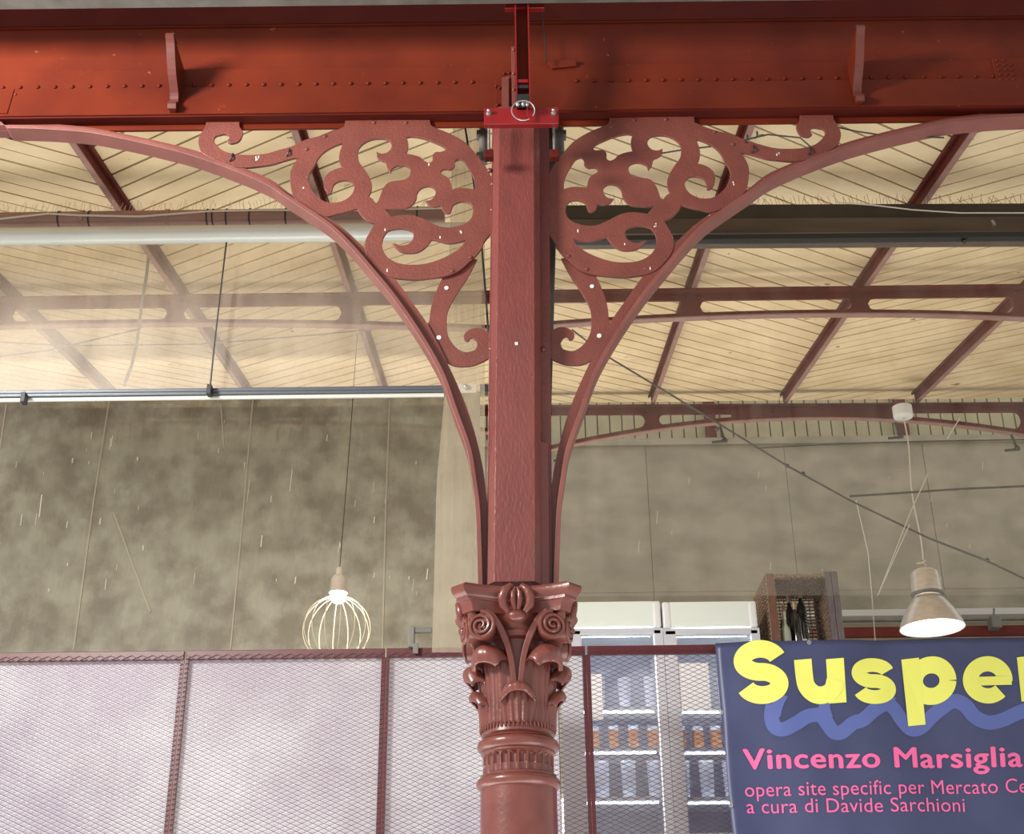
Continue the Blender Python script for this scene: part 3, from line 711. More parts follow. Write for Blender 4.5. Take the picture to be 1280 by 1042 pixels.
HOLES = [
 [(429,178),(420,181),(410,186),(403,191),(397,198),(392,208),(387,216),(385,225),(387,232),(391,240),(397,246),(402,250),(410,253),(418,253.5),(426,252),(435,247.5),(441,241),(443,235),(442,230),(438,226),(432,224.5),(425,225.5),(418,229),(415,235),(414,241),(411,241),(407,237),(405,231),(406,222),(411,216),(418,212),(428,209),(425,204),(424,198),(425,190),(427,184)],
 [(474,172.5),(465,173.5),(455,178),(449,184),(447,190),(447.5,198),(449,203),(455,211),(460,219),(464,228),(464,236),(462,242),(460,245.5),(465,248),(468,252),(470.5,254),(473,251),(476,243),(480,234),(486,228),(495,226),(505,224.5),(511,221),(513.5,214),(512,209),(505,206),(497,206.5),(490,210),(488,215),(484,209),(482,202),(477,200),(472,196),(471,190),(476,192),(483,191),(488,187),(490,182),(488,176),(482,173)],
 [(508,171),(515,170),(530,172.5),(545,178),(555,183),(558,187),(556,189.5),(550,190),(545,190),(541,194),(541,200),(538,203),(534,203),(530,201),(526,197),(518,194),(507,192),(509,187),(510,180)],
 [(574,198),(580,201),(586,210),(592,221),(594,230),(594,237.5),(588,236),(580,235),(572,235.5),(565,237),(564,232),(562,225),(558,221),(552,217.5),(550.5,214.5),(553,211.5),(558,210.5),(563,211),(568,207),(568,203),(570,199)],
 [(530,233),(524,236.5),(521,242),(520,248),(516,254),(511,258),(505,260),(492,261),(480,261),(484,265),(489,271),(500,269),(510,268.5),(520,270),(530,274),(540,279),(550,283),(556,284),(565,284),(574,282),(582,279),(589,273),(591.5,266),(591,258),(587,253),(580,251),(573,252),(566,256),(564,261),(562,265.5),(559,266),(555,264),(553,260),(551,256),(545,257.5),(537,256),(532,251),(538,250),(543,246),(545,240),(543,235),(537,232)],
 [(485,288),(480,294),(477.5,301),(477,308),(480,316),(486,323),(495,328),(505,330.5),(515,331),(530,330),(545,326),(555,322),(565,317),(575,310),(580,304),(582,299),(577,301),(570,302.5),(560,303.5),(550,301),(540,299),(537,302),(533,307),(527,312),(520,315),(510,315.5),(502,314),(496,310),(491,304.5),(494,304.5),(500,307),(508,306),(514,302),(517,296),(516.5,290),(512,287),(504,285),(494,285.5)]]
LOW = [(560,338),(552,350),(548,358),(543,370),(540,380),(538,390),(537,400),(535,410),(540,430),(548,449),(555,449.5),(560,453),(570,457),(580,457.5),(590,456.5),(600,453),(608,449),(614,446),(614,417),(606,413),(600,410.5),(594,410),(587,412),(581,417),(580,422),(582,425),(585,426),(588,422),(592,422),(596,427),(597,431),(594,437),(588,439.5),(580,440),(572,436),(565,429),(560,420),(558,410),(558,400),(559,390),(563,380),(567,373),(575,360),(582,350),(590,336),(596,324),(580,325)]
U1 = [(-300,182),(-200,171),(-100,162),(0,156),(40,156.2),(81,158.4),(114,161.5),(162,170.6),(203,180),(244,191),(300,211),(340,229),(360,243),(380,256),(404,272),(420,284),(442,306),(467,335),(492,365),(517,400),(542,440),(557,469.5),(572,512),(589,560),(595.5,598),(600,633),(602,680),(603.5,733)]
U2 = [(-300,176),(-200,165),(-100,156),(0,152),(40,153),(81,156),(114,159.5),(162,168.6),(203,177.5),(244,188),(300,208),(340,225),(360,240),(390,260),(410,272),(430,286),(455,309),(474,328),(492,346),(517,380),(535,406),(560,455),(580,500),(592,535),(603,581),(607,610),(611,660),(612,733)]
YPL, YFL, YBK = 4.985, 4.95, 5.045
def loopXZ(pts, Y, sub=3, closed=True):
    return [(q.x, q.z) for q in [at(p.x, p.y, Y) for p in smooth_loop(pts, closed, sub)]]
# the left half is measured; the right bracket is its mirror image about the column's axis
def mir(lp, side): return lp if side < 0 else [(2*Xc(z)+.0-x, z) for x, z in lp]
xlim = at(-60, 300, YFL).x
for side in (-1, 1):
    nm = 'left' if side < 0 else 'right'
    t = thing('spandrel_bracket', f'dusty red iron scrollwork bracket with arched rib, {nm} of the column', 'bracket', (CX+side*.6, YP, 4.6), 'scroll brackets beside the column')
    plate('scroll_plate', [mir(loopXZ(OUT, YPL), side)]+[mir(loopXZ(h, YPL), side) for h in HOLES], YPL, .014, M['iron'], t)
    plate('lower_scroll', [mir(loopXZ(LOW, YPL+.016), side)], YPL+.016, .012, M['iron'], t)
    u1 = mir([q for q in loopXZ(U1, YFL, 4, False)], side); u2 = mir(loopXZ(U2, YPL+.004, 4, False), side)
    n = len(u1); b = MB(); vs = []
    th = .019
    for i, (x, z) in enumerate(u1):
        a = Vector(u1[max(i-1, 0)]); c = Vector(u1[min(i+1, n-1)]); d = (c-a).normalized(); nn = Vector((d.y, -d.x))
        if side < 0: nn = Vector((d.y, -d.x))
        if (nn.x*side) < 0 and abs(nn.x) > .02 or (abs(nn.x) <= .02 and nn.y > 0): nn = -nn
        xo, zo = x+nn.x*th, z+nn.y*th
        vs += [(x, YFL, z), (xo, YFL, zo), (xo, YBK, zo), (x, YBK, z)]
    b.add(vs, [(4*i+k, 4*i+(k+1) % 4, 4*i+4+(k+1) % 4, 4*i+4+k) for i in range(n-1) for k in range(4)]+[(0, 1, 2, 3), (4*n-1, 4*n-2, 4*n-3, 4*n-4)])
    b.build('arch_flange', M['rib'], t, bevel=.0015)
    m_ = len(u2); b = MB(); vs = []
    for i in range(m_):
        j = min(i, n-1); x1, z1 = u1[j]; x2, z2_ = u2[i]
        # lower edge of the web tucks behind the flange
        dx, dz = x2-x1, z2_-z1
        vs += [(x2, YPL+.004, z2_), (x1-.0*dx, YPL+.004, z1-.004), (x1, YPL+.016, z1-.004), (x2, YPL+.016, z2_)]
    b.add(vs, [(4*i+k, 4*i+(k+1) % 4, 4*i+4+(k+1) % 4, 4*i+4+k) for i in range(m_-1) for k in range(4)])
    b.build('arch_web', M['iron'], t)
    for x, y in ((467, 153), (507, 153), (406, 170), (383, 186), (565, 338), (588, 321)):
        p = at(x, y, YPL-.002); X = p.x if side < 0 else 2*Xc(p.z)-p.x
        MB().ball((X, YPL-.001, p.z), .0095, 1, .7, 1, n=8).build('bolt', M['iron'], t, smooth=True)
    for x, y, r in ((558, 360, .009), (548.5, 422, .010)):
        p = at(x, y, YPL+.016); X = p.x if side < 0 else 2*Xc(p.z)-p.x
        MB().lathe([(r, -.002), (r, .002)], (X, YPL+.015, p.z), 12, Vector((0, -1, 0))).build('bright_plug', M['scratch'], t)
    for x, y in (((288, 199), (359, 193)) if side < 0 else ((359, 195), (367, 182), (288, 199), (355, 178))):
        p = at(x, y, YPL); X = p.x if side < 0 else 2*Xc(p.z)-p.x
        MB().tube([(X-.004, YPL-.004, p.z-.012), (X+.008, YPL-.012, p.z+.0), (X+.010, YPL-.004, p.z+.028)], .004, 6).build('cable_tie', M['black'], t)
    # paint drips / droppings
    b = MB()
    for _ in range(11):
        x, y = random.choice([(322, 198), (326, 200), (332, 202), (481, 276), (480, 285), (552, 295), (517, 306), (521, 305), (381, 235), (520, 339), (485, 338), (575, 290), (537, 206), (322, 196)])
        x += random.uniform(-2, 2); y += random.uniform(-2, 2); p = at(x, y, YPL); X = p.x if side < 0 else 2*Xc(p.z)-p.x
        b.box((X-.0025, YPL-.0012, p.z-random.uniform(.004, .014)), (X+.002, YPL+.0005, p.z+.003))
    b.build('white_droppings', M['scratch'], t, kind='stuff')
# joint strap on the left arch
p = at(122, 172, YFL)

# ------------------------------------------------------------ hanger and clamp in front of the girder
YH = 4.72
hg = thing('hanger_clamp', 'bright red steel clamp and hanging channel bolted over the girder above the column', 'clamp', at(651, 150, YH))
def pxbox(x0, y0, x1, y1, Y, d): a, c = at(x0, y1, Y), at(x1, y0, Y); return MB().box((a.x, Y, a.z), (c.x, Y+d, c.z))
pxbox(605, 134, 698, 154.5, YH, .012).build('clamp_plate', M['clamp'], hg, bevel=.002)
a, c = at(605, 154.5, YH), at(698, 154.5, YH); MB().box((a.x, YH, a.z-.004), (c.x, YH+.03, a.z+.002)).build('clamp_foot', M['clamp'], hg, bevel=.002)
for x, y in ((611, 141), (692, 140.5)):
    p = at(x, y, YH-.004); MB().lathe([(.013, -.006), (.013, .003), (.008, .004), (.008, .02), (.004, .023)], (p.x, YH, p.z), 6, Vector((0, -1, .15)).normalized()).build('bolt', M['steel'], hg)
    q = at(x, 160, YH+.09); q2 = at(x, 192, YH+.09); MB().tube([(q.x, YH+.09, q.z+.05), (q.x, YH+.09, q2.z)], .006, 8).build('threaded_rod', M['steel'], hg)
    MB().box((q.x-.020, YH+.07, q2.z-.03), (q.x+.020, YH+.11, q2.z+.01)).build('rod_nut_block', M['girder_dark'], hg, bevel=.003)
zt_ = at(651, -40, YH-.05).z; zb_ = at(651, 128, YH-.05).z
xa, xb = at(644, 60, YH-.05).x, at(662, 60, YH-.05).x
MB().box((xa+.003, YH+.0, zb_), (xb-.003, YH+.01, zt_)).build('channel_back', M['girder'], hg)
MB().box((xa, YH-.05, zb_), (xa+.006, YH+.01, zt_)).build('channel_side', M['clamp'], hg)
MB().box((xb-.006, YH-.05, zb_), (xb, YH+.01, zt_)).build('channel_side', M['clamp'], hg)
pxbox(647, 99, 660, 103, YH-.045, .04).build('crossbar', M['clamp'], hg); pxbox(646, 106, 660.5, 110, YH-.045, .01).build('slot', M['black'], hg)
pxbox(645, 117, 662, 126, YH-.052, .05).build('rubber_pad', M['black'], hg, bevel=.003)
pxbox(631, -20, 680, 10, YH-.02, .03).build('head_block', M['clamp'], hg, bevel=.003)
pxbox(640, 58, 644, 130, YH+.0, .03).build('side_strap', M['iron'], hg, bevel=.002)
for y in (62, 92, 112): p = at(642, y, YH-.002); MB().ball(p, .008, n=8).build('strap_bolt', M['iron'], hg, smooth=True)
c = at(654, 141, YH-.06); pts = []
for i in range(25):
    a = -.6+i/24*2*math.pi*.93; pts.append(c+Vector((.052*math.cos(a)*.95, -.01-.01*math.sin(a), .052*math.sin(a)*.85+.005)))
MB().tube(pts, .0028, 6).build('wire_loop', M['steel'], hg, smooth=True)
for dx in (-6, 1, 6): p = at(653+dx, 130, YH-.055); MB().ball(p, .010, 1, 1, 1.3, n=8).build('shackle', M['steel'], hg, smooth=True)
p = at(659, 147, YH-.03); MB().tube([p, p+Vector((0, 0, .09))], .005, 6).build('shackle_pin', M['clamp'], hg)
# small pentagon cleat of the column head on the girder, left of the hanger
P = [at(x, y, YB-.05) for x, y in ((618, 136), (618, 100), (626, 92), (641, 86), (641, 136))]
cl = thing('head_cleat', 'small bolted red cleat on the girder just left of the hanging channel', 'cleat', P[0])
MB().poly(P, (0, .035, 0)).build('cleat_plate', M['girder'], cl, bevel=.003)
P = [at(x, y, YB-.066) for x, y in ((627, 136), (627, 97), (636, 95), (636, 136))]; MB().poly(P, (0, .014, 0)).build('cleat_rib', M['iron'], cl)
for x, y in ((630, 92), (636, 91), (620, 108), (624, 110), (622, 131)): MB().ball(at(x, y, YB-.054), .008, n=8).build('bolt', M['girder'], cl, smooth=True)
P = [at(x, y, YB-.026) for x, y in ((684, 76), (720, 73), (721, 82), (690, 85))]; tag(MB().poly(P, (0, .02, 0)).build('girder_lug', M['girder'], bevel=.003), 'short red lug on the girder just right of the hanging channel', 'lug')
pts = [at(x, y, YB-.06) for x, y in ((677, -10), (678, 20), (681, 50), (683, 78))]; tag(MB().tube(pts, .003, 6).build('thin_cable', M['black'], smooth=True), 'thin black cable hanging down the girder right of the channel', 'cable')
# pipe clamps behind the post top
for x, s in ((604, 'left'), (700, 'right')):
    a = at(x, 182, 5.1); t = MB().tube([(a.x, 5.1, a.z-.1), (a.x, 5.1, a.z+.12)], .02, 12); t.box((a.x-.03, 5.08, a.z+.05), (a.x+.03, 5.13, a.z+.075)); t.box((a.x-.03, 5.08, a.z-.07), (a.x+.03, 5.13, a.z-.05))
    tag(t.build('pipe_clamp', M['greysteel'], smooth=True), f'small grey pipe clamp under the girder, {s} of the column', 'clamp', 'pipe clamps at the column head')

# ------------------------------------------------------------ mesh balustrade
YFn = 8.0
fx = [-18, 232, 480, 730, 984, 1235]
zft = lambda x: at(x, 818-.0135*x, YFn).z
zfb = 2.76
FX = [at(x, 812, YFn).x for x in fx]
PW = (FX[-1]-FX[0])/5
FXs = [FX[0]+i*PW for i in range(-1, 6)]
ztf = at(640, 808, YFn).z; slope_f = (at(1280, 802, YFn).z-at(0, 817, YFn).z)/(at(1280, 802, YFn).x-at(0, 817, YFn).x)
proto = None
labs = ['maroon framed expanded metal panel at the far left edge', 'maroon framed expanded metal panel, first full one from the left', 'maroon framed expanded metal panel, second from the left', 'maroon framed expanded metal panel directly behind the column', 'maroon framed expanded metal panel in front of the coolers', 'maroon framed expanded metal panel behind the banner']
for i in range(6):
    xa, xb = FXs[i], FXs[i+1]; z1 = ztf+slope_f*(xa)
    if proto is None:
        t = thing('mesh_panel', labs[0], 'railing panel', (xa, YFn, zfb), 'expanded metal balustrade panels'); proto = t
        MB().box((xa+.006, YFn, z1-.055), (xb-.006, YFn+.03, z1)).build('top_rail', M['fence'], t, bevel=.003)
        MB().box((xa+.006, YFn, zfb), (xb-.006, YFn+.03, zfb+.04)).build('bottom_rail', M['fence'], t, bevel=.003)
        MB().box((xa+.001, YFn, zfb+.04), (xa+.023, YFn+.03, z1-.055)).build('stile', M['fence'], t); MB().box((xb-.023, YFn, zfb+.04), (xb-.001, YFn+.03, z1-.055)).build('stile', M['fence'], t)
        b = MB(); dw = .0625; dh = .0285; nx = int((xb-xa-.012)/dw); dw = (xb-xa-.012)/nx; nz = int((z1-zfb)/dh); w2 = .0021
        for r_ in range(nz):
            z0 = zfb+r_*dh
            for c_ in range(nx):
                x0 = xa+.006+c_*dw
                for (ax_, az_), (bx_, bz_) in (((0, 0), (.5, .5)), ((.5, .5), (1, 0)), ((0, 1), (.5, .5)), ((.5, .5), (1, 1))):
                    p = Vector((x0+ax_*dw, 0, z0+az_*dh)); q = Vector((x0+bx_*dw, 0, z0+bz_*dh))
                    y = YFn-.006; h = Vector((0, 0, w2))
                    b.add([p+Vector((0, y, 0))-h, q+Vector((0, y, 0))-h, q+Vector((0, y+.004, 0))+h, p+Vector((0, y+.004, 0))+h, p+Vector((0, y, 0))+h*.4, q+Vector((0, y, 0))+h*.4], [(0, 1, 5, 4), (4, 5, 2, 3), (0, 3, 2, 1)])
        b.build('expanded_mesh', M['mesh'], t, kind='stuff', fix=False)
    else:
        t = copy_tree(proto); t.location = (xa, YFn, zfb+slope_f*(xa-FXs[0])); t['label'] = labs[i]
# frosted sheet behind the mesh
za_, zb_ = ztf-.05, 2.78
o = MB().box((FXs[0], YFn+.05, zb_), (at(698, 900, YFn+.05).x, YFn+.054, za_)).build('frosted_sheet', M['acrylic']); tag(o, 'whitish frosted plastic sheet behind the mesh left of the column', 'sheet')
# clip on the balustrade top
t = thing('rail_bracket', 'small grey steel bracket on the balustrade top, left of the capital', 'bracket', at(515, 805, YFn-.02))
pxbox(510, 782, 518, 808, YFn-.03, .06).build('upright', M['greysteel'], t, bevel=.003)
pxbox(518, 784, 540, 790, YFn-.02, .03).build('arm', M['greysteel'], t, bevel=.003); pxbox(516, 803, 523, 816, YFn-.04, .02).build('hook', M['greysteel'], t, bevel=.003)

# stepped dummy added behind the frosted sheet for the dark silhouette there
o = thing('silhouette_dummy', 'slate blue stepped cabinet added as a dark silhouette behind the frosted sheet at the left', 'dummy', at(50, 1020, 8.45))
pa = at(-60, 880, 8.45); pb = at(30, 880, 8.45); pc = at(112, 985, 8.45)
MB().box((pa.x, 8.45, 2.76), (pb.x, 8.75, pa.z)).build('tall_body', M['purple'], o, bevel=.01)
MB().box((pb.x, 8.45, 2.76), (pc.x, 8.75, at(70, 960, 8.45).z)).build('low_body', M['purple'], o, bevel=.01)

# ------------------------------------------------------------ two glass door coolers
YF = 8.95
def cooler(x0, x1, fl_w, lab, papers):
    a = at(x0, 1000, YF); zt = at((x0+x1)/2, 752, YF).z; zh = at((x0+x1)/2, 786, YF).z
    xa, xb = at(x0, 770, YF).x, at(x1, 770, YF).x
    t = thing('drinks_cooler', lab, 'cooler', ((xa+xb)/2, YF+.3, 2.75), 'glass door coolers behind the balustrade')
    # carcass: back, sides, top, base
    MB().box((xa, YF+.55, 2.78), (xb, YF+.6, zt-.02)).build('back_panel', M['inner'], t)
    MB().box((xa, YF+.02, 2.78), (xa+.03, YF+.6, zt-.02)).build('side_panel', M['white'], t); MB().box((xb-.03, YF+.02, 2.78), (xb, YF+.6, zt-.02)).build('side_panel', M['white'], t)
    MB().box((xa, YF+.04, zh), (xb, YF+.6, zt-.02)).build('top_box', M['white'], t)
    MB().box((xa+.05, YF-.01, zh+.012), (xb-.05, YF+.03, zt)).build('header_sign', M['header'], t, bevel=.006)
    MB().box((xa, YF-.02, zh), (xa+.055, YF+.03, zt)).build('corner_cap', M['white'], t, bevel=.015); MB().box((xb-.055, YF-.02, zh), (xb, YF+.03, zt)).build('corner_cap', M['white'], t, bevel=.015)
    MB().box((xa, YF-.01, 2.78), (xb, YF+.05, 2.9)).build('plinth', M['white'], t)
    d = MB().box((xa+.004, YF-.03, zh-.05), (xb-.004, YF+.01, zh-.012)); d.box((xa+.004, YF-.03, 2.92), (xb-.004, YF+.01, 3.0)); d.box((xa+.004, YF-.03, 2.92), (xa+fl_w, YF+.01, zh-.012)); d.box((xb-.062, YF-.03, 2.92), (xb-.004, YF+.01, zh-.012))
    dd = d.build('door', M['frame'], t, bevel=.008)
    g_ = MB().box((xa+fl_w, YF-.014, 2.98), (xb-.06, YF-.008, zh-.045)).build('pane', M['glass'], None); g_.parent = dd; g_.location = g_.location-Vector(t.location)-dd.location
    for k, (px0, py0, px1, py1) in enumerate(papers):
        pxbox(px0, py0, px1, py1, YF-.036 if False else YF-.020, .003).build('notice', M['paper'], t)
    out = []
    for z in (zh-.53, zh-.80, zh-1.12):
        s = MB()
        for i in range(12): s.tube([(xa+.04, YF+.06+i*.04, z), (xb-.04, YF+.06+i*.04, z)], .004, 4)
        s.box((xa+.035, YF+.045, z-.012), (xb-.035, YF+.052, z+.012)); s.build('wire_shelf', M['frame'], t); out.append(z)
        MB().box((xa+.1, YF+.05, z-.03), (xb-.08, YF+.065, z-.018)).build('shelf_fill', M['shelffill'], t)  # glowing strip added under each shelf to brighten the tubs
    return t, xa, xb, out, zh
c1 = cooler(699, 826, .145, 'left glass door drinks cooler with pale header, beside the capital', [(735, 842, 752, 900)])
c2 = cooler(828, 946, .085, 'right glass door drinks cooler with a square white notice on its door', [(838, 828, 885, 887)])
def carton():
    return None
def product(kind, label, group):
    if kind == 'carton':
        t = thing('carton', label, 'carton', (0, 0, 0), group)
        MB().box((-.032, -.03, 0), (.032, .03, .13)).build('body', M['orange'], t, bevel=.003)
        MB().poly([(-.032, -.03, .13), (.032, -.03, .13), (.032, .03, .13), (-.032, .03, .13)], (0, 0, .001)).build('top', M['whitebox'], t)
        MB().poly([(-.032, -.03, .131), (-.032, .03, .131), (-.032, 0, .165)], (.064, 0, 0)).build('gable', M['whitebox'], t)
    else:
        t = thing('tub', label, 'tub', (0, 0, 0), group)
        MB().lathe([(.036, 0), (.043, .19), (.043, .2)], (0, 0, 0), 16).build('body', M['whitebox'], t, smooth=True)
        MB().lathe([(.046, .2), (.046, .215), (.02, .218)], (0, 0, 0), 16).build('lid', M['white'], t, smooth=True)
    return t
for (t_, xa, xb, zs, zh), side in ((c1, 'left'), (c2, 'right')):
    for j, z in enumerate(zs):
        kind = 'carton' if j == 1 else 'tub'  # top-shelf tubs are added in place of bright reflections on the glass
        row = ['top', 'middle', 'bottom'][j]
        if kind == 'carton': lab = f'small orange and white carton on the {row} shelf of the {side} cooler'
        else: lab = f'tall white tub on the {row} shelf of the {side} cooler'
        first = product(kind, lab, f'{kind}s on the {row} shelf of the {side} cooler')
        n = 5 if kind == 'carton' else 4
        for i in range(n):
            o = first if i == 0 else copy_tree(first)
            pos = ['leftmost', 'second from the left', 'middle' if n == 5 else 'third from the left', 'fourth from the left' if n == 5 else 'rightmost', 'rightmost'][i]
            o['label'] = f"{lab.replace('small orange', pos+' orange') if kind == 'carton' else lab.replace('tall white', pos+' white')}"
            o.location = (xa+.085+i*(xb-xa-.17)/(n-1), YF+.14+random.uniform(-.01, .02), z+.0125); o.rotation_euler.z = random.uniform(-.15, .15); o.scale = (1.15, 1, 1.15) if j == 2 else (1, 1, 1)
for (t_, xa, xb, zs, zh), s in ((c1, 'left'), (c2, 'right')):
    l = MB().box((xa+.08, YF+.02, zh-.045), (xb-.08, YF+.035, zh-.02)).build('light_strip', glow('cooler_strip_light', (.85, .92, 1), 22), None); l.parent = t_; l.location = l.location-Vector(t_.location)

# ------------------------------------------------------------ wicker crate with bottles
YK = 9.0
kx0, kx1 = at(957, 720, YK).x, at(1046, 720, YK).x; kz1 = at(1000, 716, YK).z; kz0 = at(1000, 840, YK).z
t = thing('counter', 'plain grey counter unit hidden behind the banner under the wicker crate', 'counter', ((kx0+kx1)/2, YK+.3, 2.75))
MB().box((kx0-.05, YK-.05, 2.76), (kx1+.6, YK+.65, kz0-.03)).build('body', M['white'], t, bevel=.01)
MB().box((kx0-.07, YK-.07, kz0-.03), (kx1+.62, YK+.67, kz0)).build('worktop', M['wood_grey'], t, bevel=.005)
k = thing('wicker_crate', 'brown wicker crate with wooden posts holding bottles beside the coolers', 'crate', ((kx0+kx1)/2, YK+.25, kz0))
MB().box((kx0, YK, kz0), (kx0+.06, YK+.04, kz1)).build('post', M['wood_brown'], k, bevel=.003)
MB().box((kx1-.085, YK-.02, kz0), (kx1-.045, YK+.02, kz1+.005)).build('plank', M['wood_grey'], k, bevel=.003); MB().box((kx1-.042, YK-.02, kz0), (kx1, YK+.02, kz1+.005)).build('plank', M['wood_grey'], k, bevel=.003)
D_ = .5
MB().box((kx0, YK+D_, kz0), (kx0+.05, YK+D_+.04, kz1)).build('post', M['wood_brown'], k, bevel=.003); MB().box((kx1-.06, YK+D_, kz0), (kx1, YK+D_+.04, kz1)).build('post', M['wood_grey'], k, bevel=.003)
def weave(p0, ex, ez, nx, nz, r=.0075):
    b = MB(); nrm = ex.cross(ez).normalized()
    for j in range(nz):
        pts = []
        for i in range(nx*2+1):
            pts.append(p0+ex*(i/(nx*2))+ez*((j+.5)/nz)+nrm*(.006*(1 if (i+j) % 2 else -1)))
        b.tube(pts, r, 4)
    for i in range(nx+1): b.tube([p0+ex*(i/nx), p0+ex*(i/nx)+ez], .005, 4)
    return b
Hk = Vector((0, 0, kz1-kz0))
weave(Vector((kx0-.0, YK+D_, kz0)), Vector((0, -D_, 0)), Hk, 10, 22).build('wicker_side', M['wicker'], k, kind='stuff')
weave(Vector((kx1-.03, YK+.02, kz0)), Vector((0, D_, 0)), Hk, 10, 22).build('wicker_side', M['wicker'], k, kind='stuff')
weave(Vector((kx0+.03, YK+D_, kz0)), Vector((kx1-kx0-.06, 0, 0)), Hk, 12, 28).build('wicker_back', M['wicker'], k, kind='stuff')
weave(Vector((kx0+.03, YK+.03, kz1-.02)), Vector((kx1-kx0-.06, 0, 0)), Vector((0, D_-.03, 0)), 12, 26).build('wicker_lid', M['wicker'], k, kind='stuff')
b = MB()
for s_ in range(3):
    pts = []
    for i in range(41):
        f_ = i/40; pts.append(Vector((kx0+.06+(kx1-kx0-.14)*f_, YK+.012*math.cos(f_*50+s_*2.1), kz1-.025+.012*math.sin(f_*50+s_*2.1))))
    b.tube(pts, .009, 6)
b.build('braided_rim', M['wicker'], k, smooth=True, kind='stuff')
def bottle(x, y, ytop, lab, m, fo):
    p = at(x, ytop, y); h = min(p.z-kz0, .36); z0 = p.z-h
    r = .036
    t = thing('wine_bottle', lab, 'bottle', (p.x, y, z0), 'bottles in the wicker crate')
    MB().lathe([(r*.9, 0), (r, .01), (r, h*.58), (r*.9, h*.66), (r*.42, h*.76), (r*.36, h*.84)], (p.x, y, z0), 20).build('body', m, t, smooth=True)
    MB().lathe([(r*.40, h*.84), (r*.40, h*.97), (r*.46, h*.975), (r*.46, h)], (p.x, y, z0), 16).build('foil_cap', fo, t, smooth=True)
    return z0
zs_ = []
M['glassbottle'] = mat('pale_bottle_glass', (.42, .46, .36), .12, coat=.5)
zs_.append(bottle(979, YK+.19, 757, 'leftmost dark bottle in the wicker crate, set low', M['bottle'], M['foil']))
zs_.append(bottle(985, YK+.30, 744, 'dark bottle with copper top, second from the left in the wicker crate', M['bottle'], M['foil']))
zs_.append(bottle(992, YK+.13, 752, 'dark bottle with copper top in the middle of the wicker crate', M['bottle'], M['foil']))
zs_.append(bottle(999, YK+.28, 738, 'tallest standing dark bottle in the wicker crate, rightmost', M['bottle'], M['foil']))
zs_.append(bottle(979.5, YK+.08, 765, 'pale clear bottle at the front left of the wicker crate', M['glassbottle'], M['alu']))
MB().box((kx0+.06, YK+.02, kz0), (kx1-.09, YK+D_, min(zs_))).build('inner_shelf', M['wood_brown'], k)
p = at(1022, 795, YK+.02)

# ------------------------------------------------------------ banner
YN = 7.9
BXl = at(895, 800, YN)
def bw(x, z): return .010*math.sin(x*5.1+z*2.3)+.007*math.sin(x*11+1+z*3.5)+.003*math.sin(x*23-z*9)
bT = [at(x, y, YN) for x, y in ((894, 803.5), (960, 801), (1100, 799), (1200, 797.5), (1300, 797), (1640, 793))]
zb_bot = at(900, 1100, YN).z
leftx = lambda z: bT[0].x+(bT[0].z-z)*.035
def topz(x):
    for i in range(len(bT)-1):
        if x <= bT[i+1].x or i == len(bT)-2:
            f_ = (x-bT[i].x)/(bT[i+1].x-bT[i].x); return bT[i].z+(bT[i+1].z-bT[i].z)*f_
def bfn(u, v):
    x = bT[0].x+(bT[-1].x-bT[0].x)*u
    zt = topz(x); z = zb_bot+(zt-zb_bot)*v; x += (1-u)*(zt-z)*-.0 + (zt-z)*.012*(1-u)
    return (x, YN+bw(x, z), z)
t = thing('banner', 'navy blue banner with yellow and pink lettering tied to the balustrade', 'banner', (bT[0].x+1, YN, zb_bot))
MB().grid(bfn, 90, 40).build('cloth', M['navy'], t, smooth=True, solid=.0015)
def onb(x, y, off=.004): p = at(x, y, YN); return Vector((p.x, YN+bw(p.x, p.z)-off, p.z))
def ribbon(pts, wpx, sub=6):
    fine = smooth_loop(pts, False, sub) if len(pts) > 2 else [Vector(pts[0]), Vector(pts[1])]
    L = []; Rr = []
    n = len(fine)
    for i, p in enumerate(fine):
        d = (fine[min(i+1, n-1)]-fine[max(i-1, 0)]).normalized(); nn = Vector((-d.y, d.x))*wpx/2
        L.append(p+nn); Rr.append(p-nn)
    return L, Rr
def strokes(name, segs, m, off, parent):
    b = MB()
    for j, (pts, wpx) in enumerate(segs):
        L, Rr = ribbon(pts, wpx); vs = []
        for l, r_ in zip(L, Rr): vs += [onb(l.x, l.y, off+j*.0002), onb(r_.x, r_.y, off+j*.0002)]
        b.add(vs, [(2*i, 2*i+1, 2*i+3, 2*i+2) for i in range(len(L)-1)])
    return b.build(name, m, parent, fix=False)
def arc(cx, cy, rx, ry, a0, a1, n=24): return [(cx+rx*math.cos(R(a0+(a1-a0)*i/n)), cy+ry*math.sin(R(a0+(a1-a0)*i/n))) for i in range(n+1)]
wv = [(966, 880), (964, 895), (968, 908), (978, 912), (995, 904), (1010, 895), (1026, 893), (1034, 905), (1042, 915), (1052, 915), (1066, 904), (1078, 900), (1092, 888), (1108, 878), (1118, 886), (1128, 900), (1140, 911), (1152, 908), (1164, 896), (1178, 884), (1192, 876), (1205, 881), (1218, 896), (1235, 903), (1252, 900), (1270, 892), (1290, 885), (1310, 880)]
strokes('wave_print', [(wv, 18), ([(1034, 898), (1030, 882), (1036, 866)], 14), ([(1108, 878), (1114, 868)], 16), ([(968, 895), (972, 880), (978, 868)], 14)], M['wave'], .004, t)
def let(name, segs): strokes(name, segs, M['yellow'], .0065, t)
let('letter_s', [(arc(950, 826.2, 22, 14.3, -18, -268, 20)+arc(952.5, 854.7, 21.5, 14.3, -88, 160, 20), 22)])
let('letter_u', [([(1003, 824.5), (1005, 845), (1008, 858), (1018, 867.5), (1030, 868.5), (1040, 862), (1044, 850)], 22), ([(1043, 823.5), (1046.5, 879)], 22)])
let('letter_s', [(arc(1091, 841, 18.5, 10.2, -12, -268, 18)+arc(1093, 861.3, 18.5, 10.2, -88, 165, 18), 17.5)])
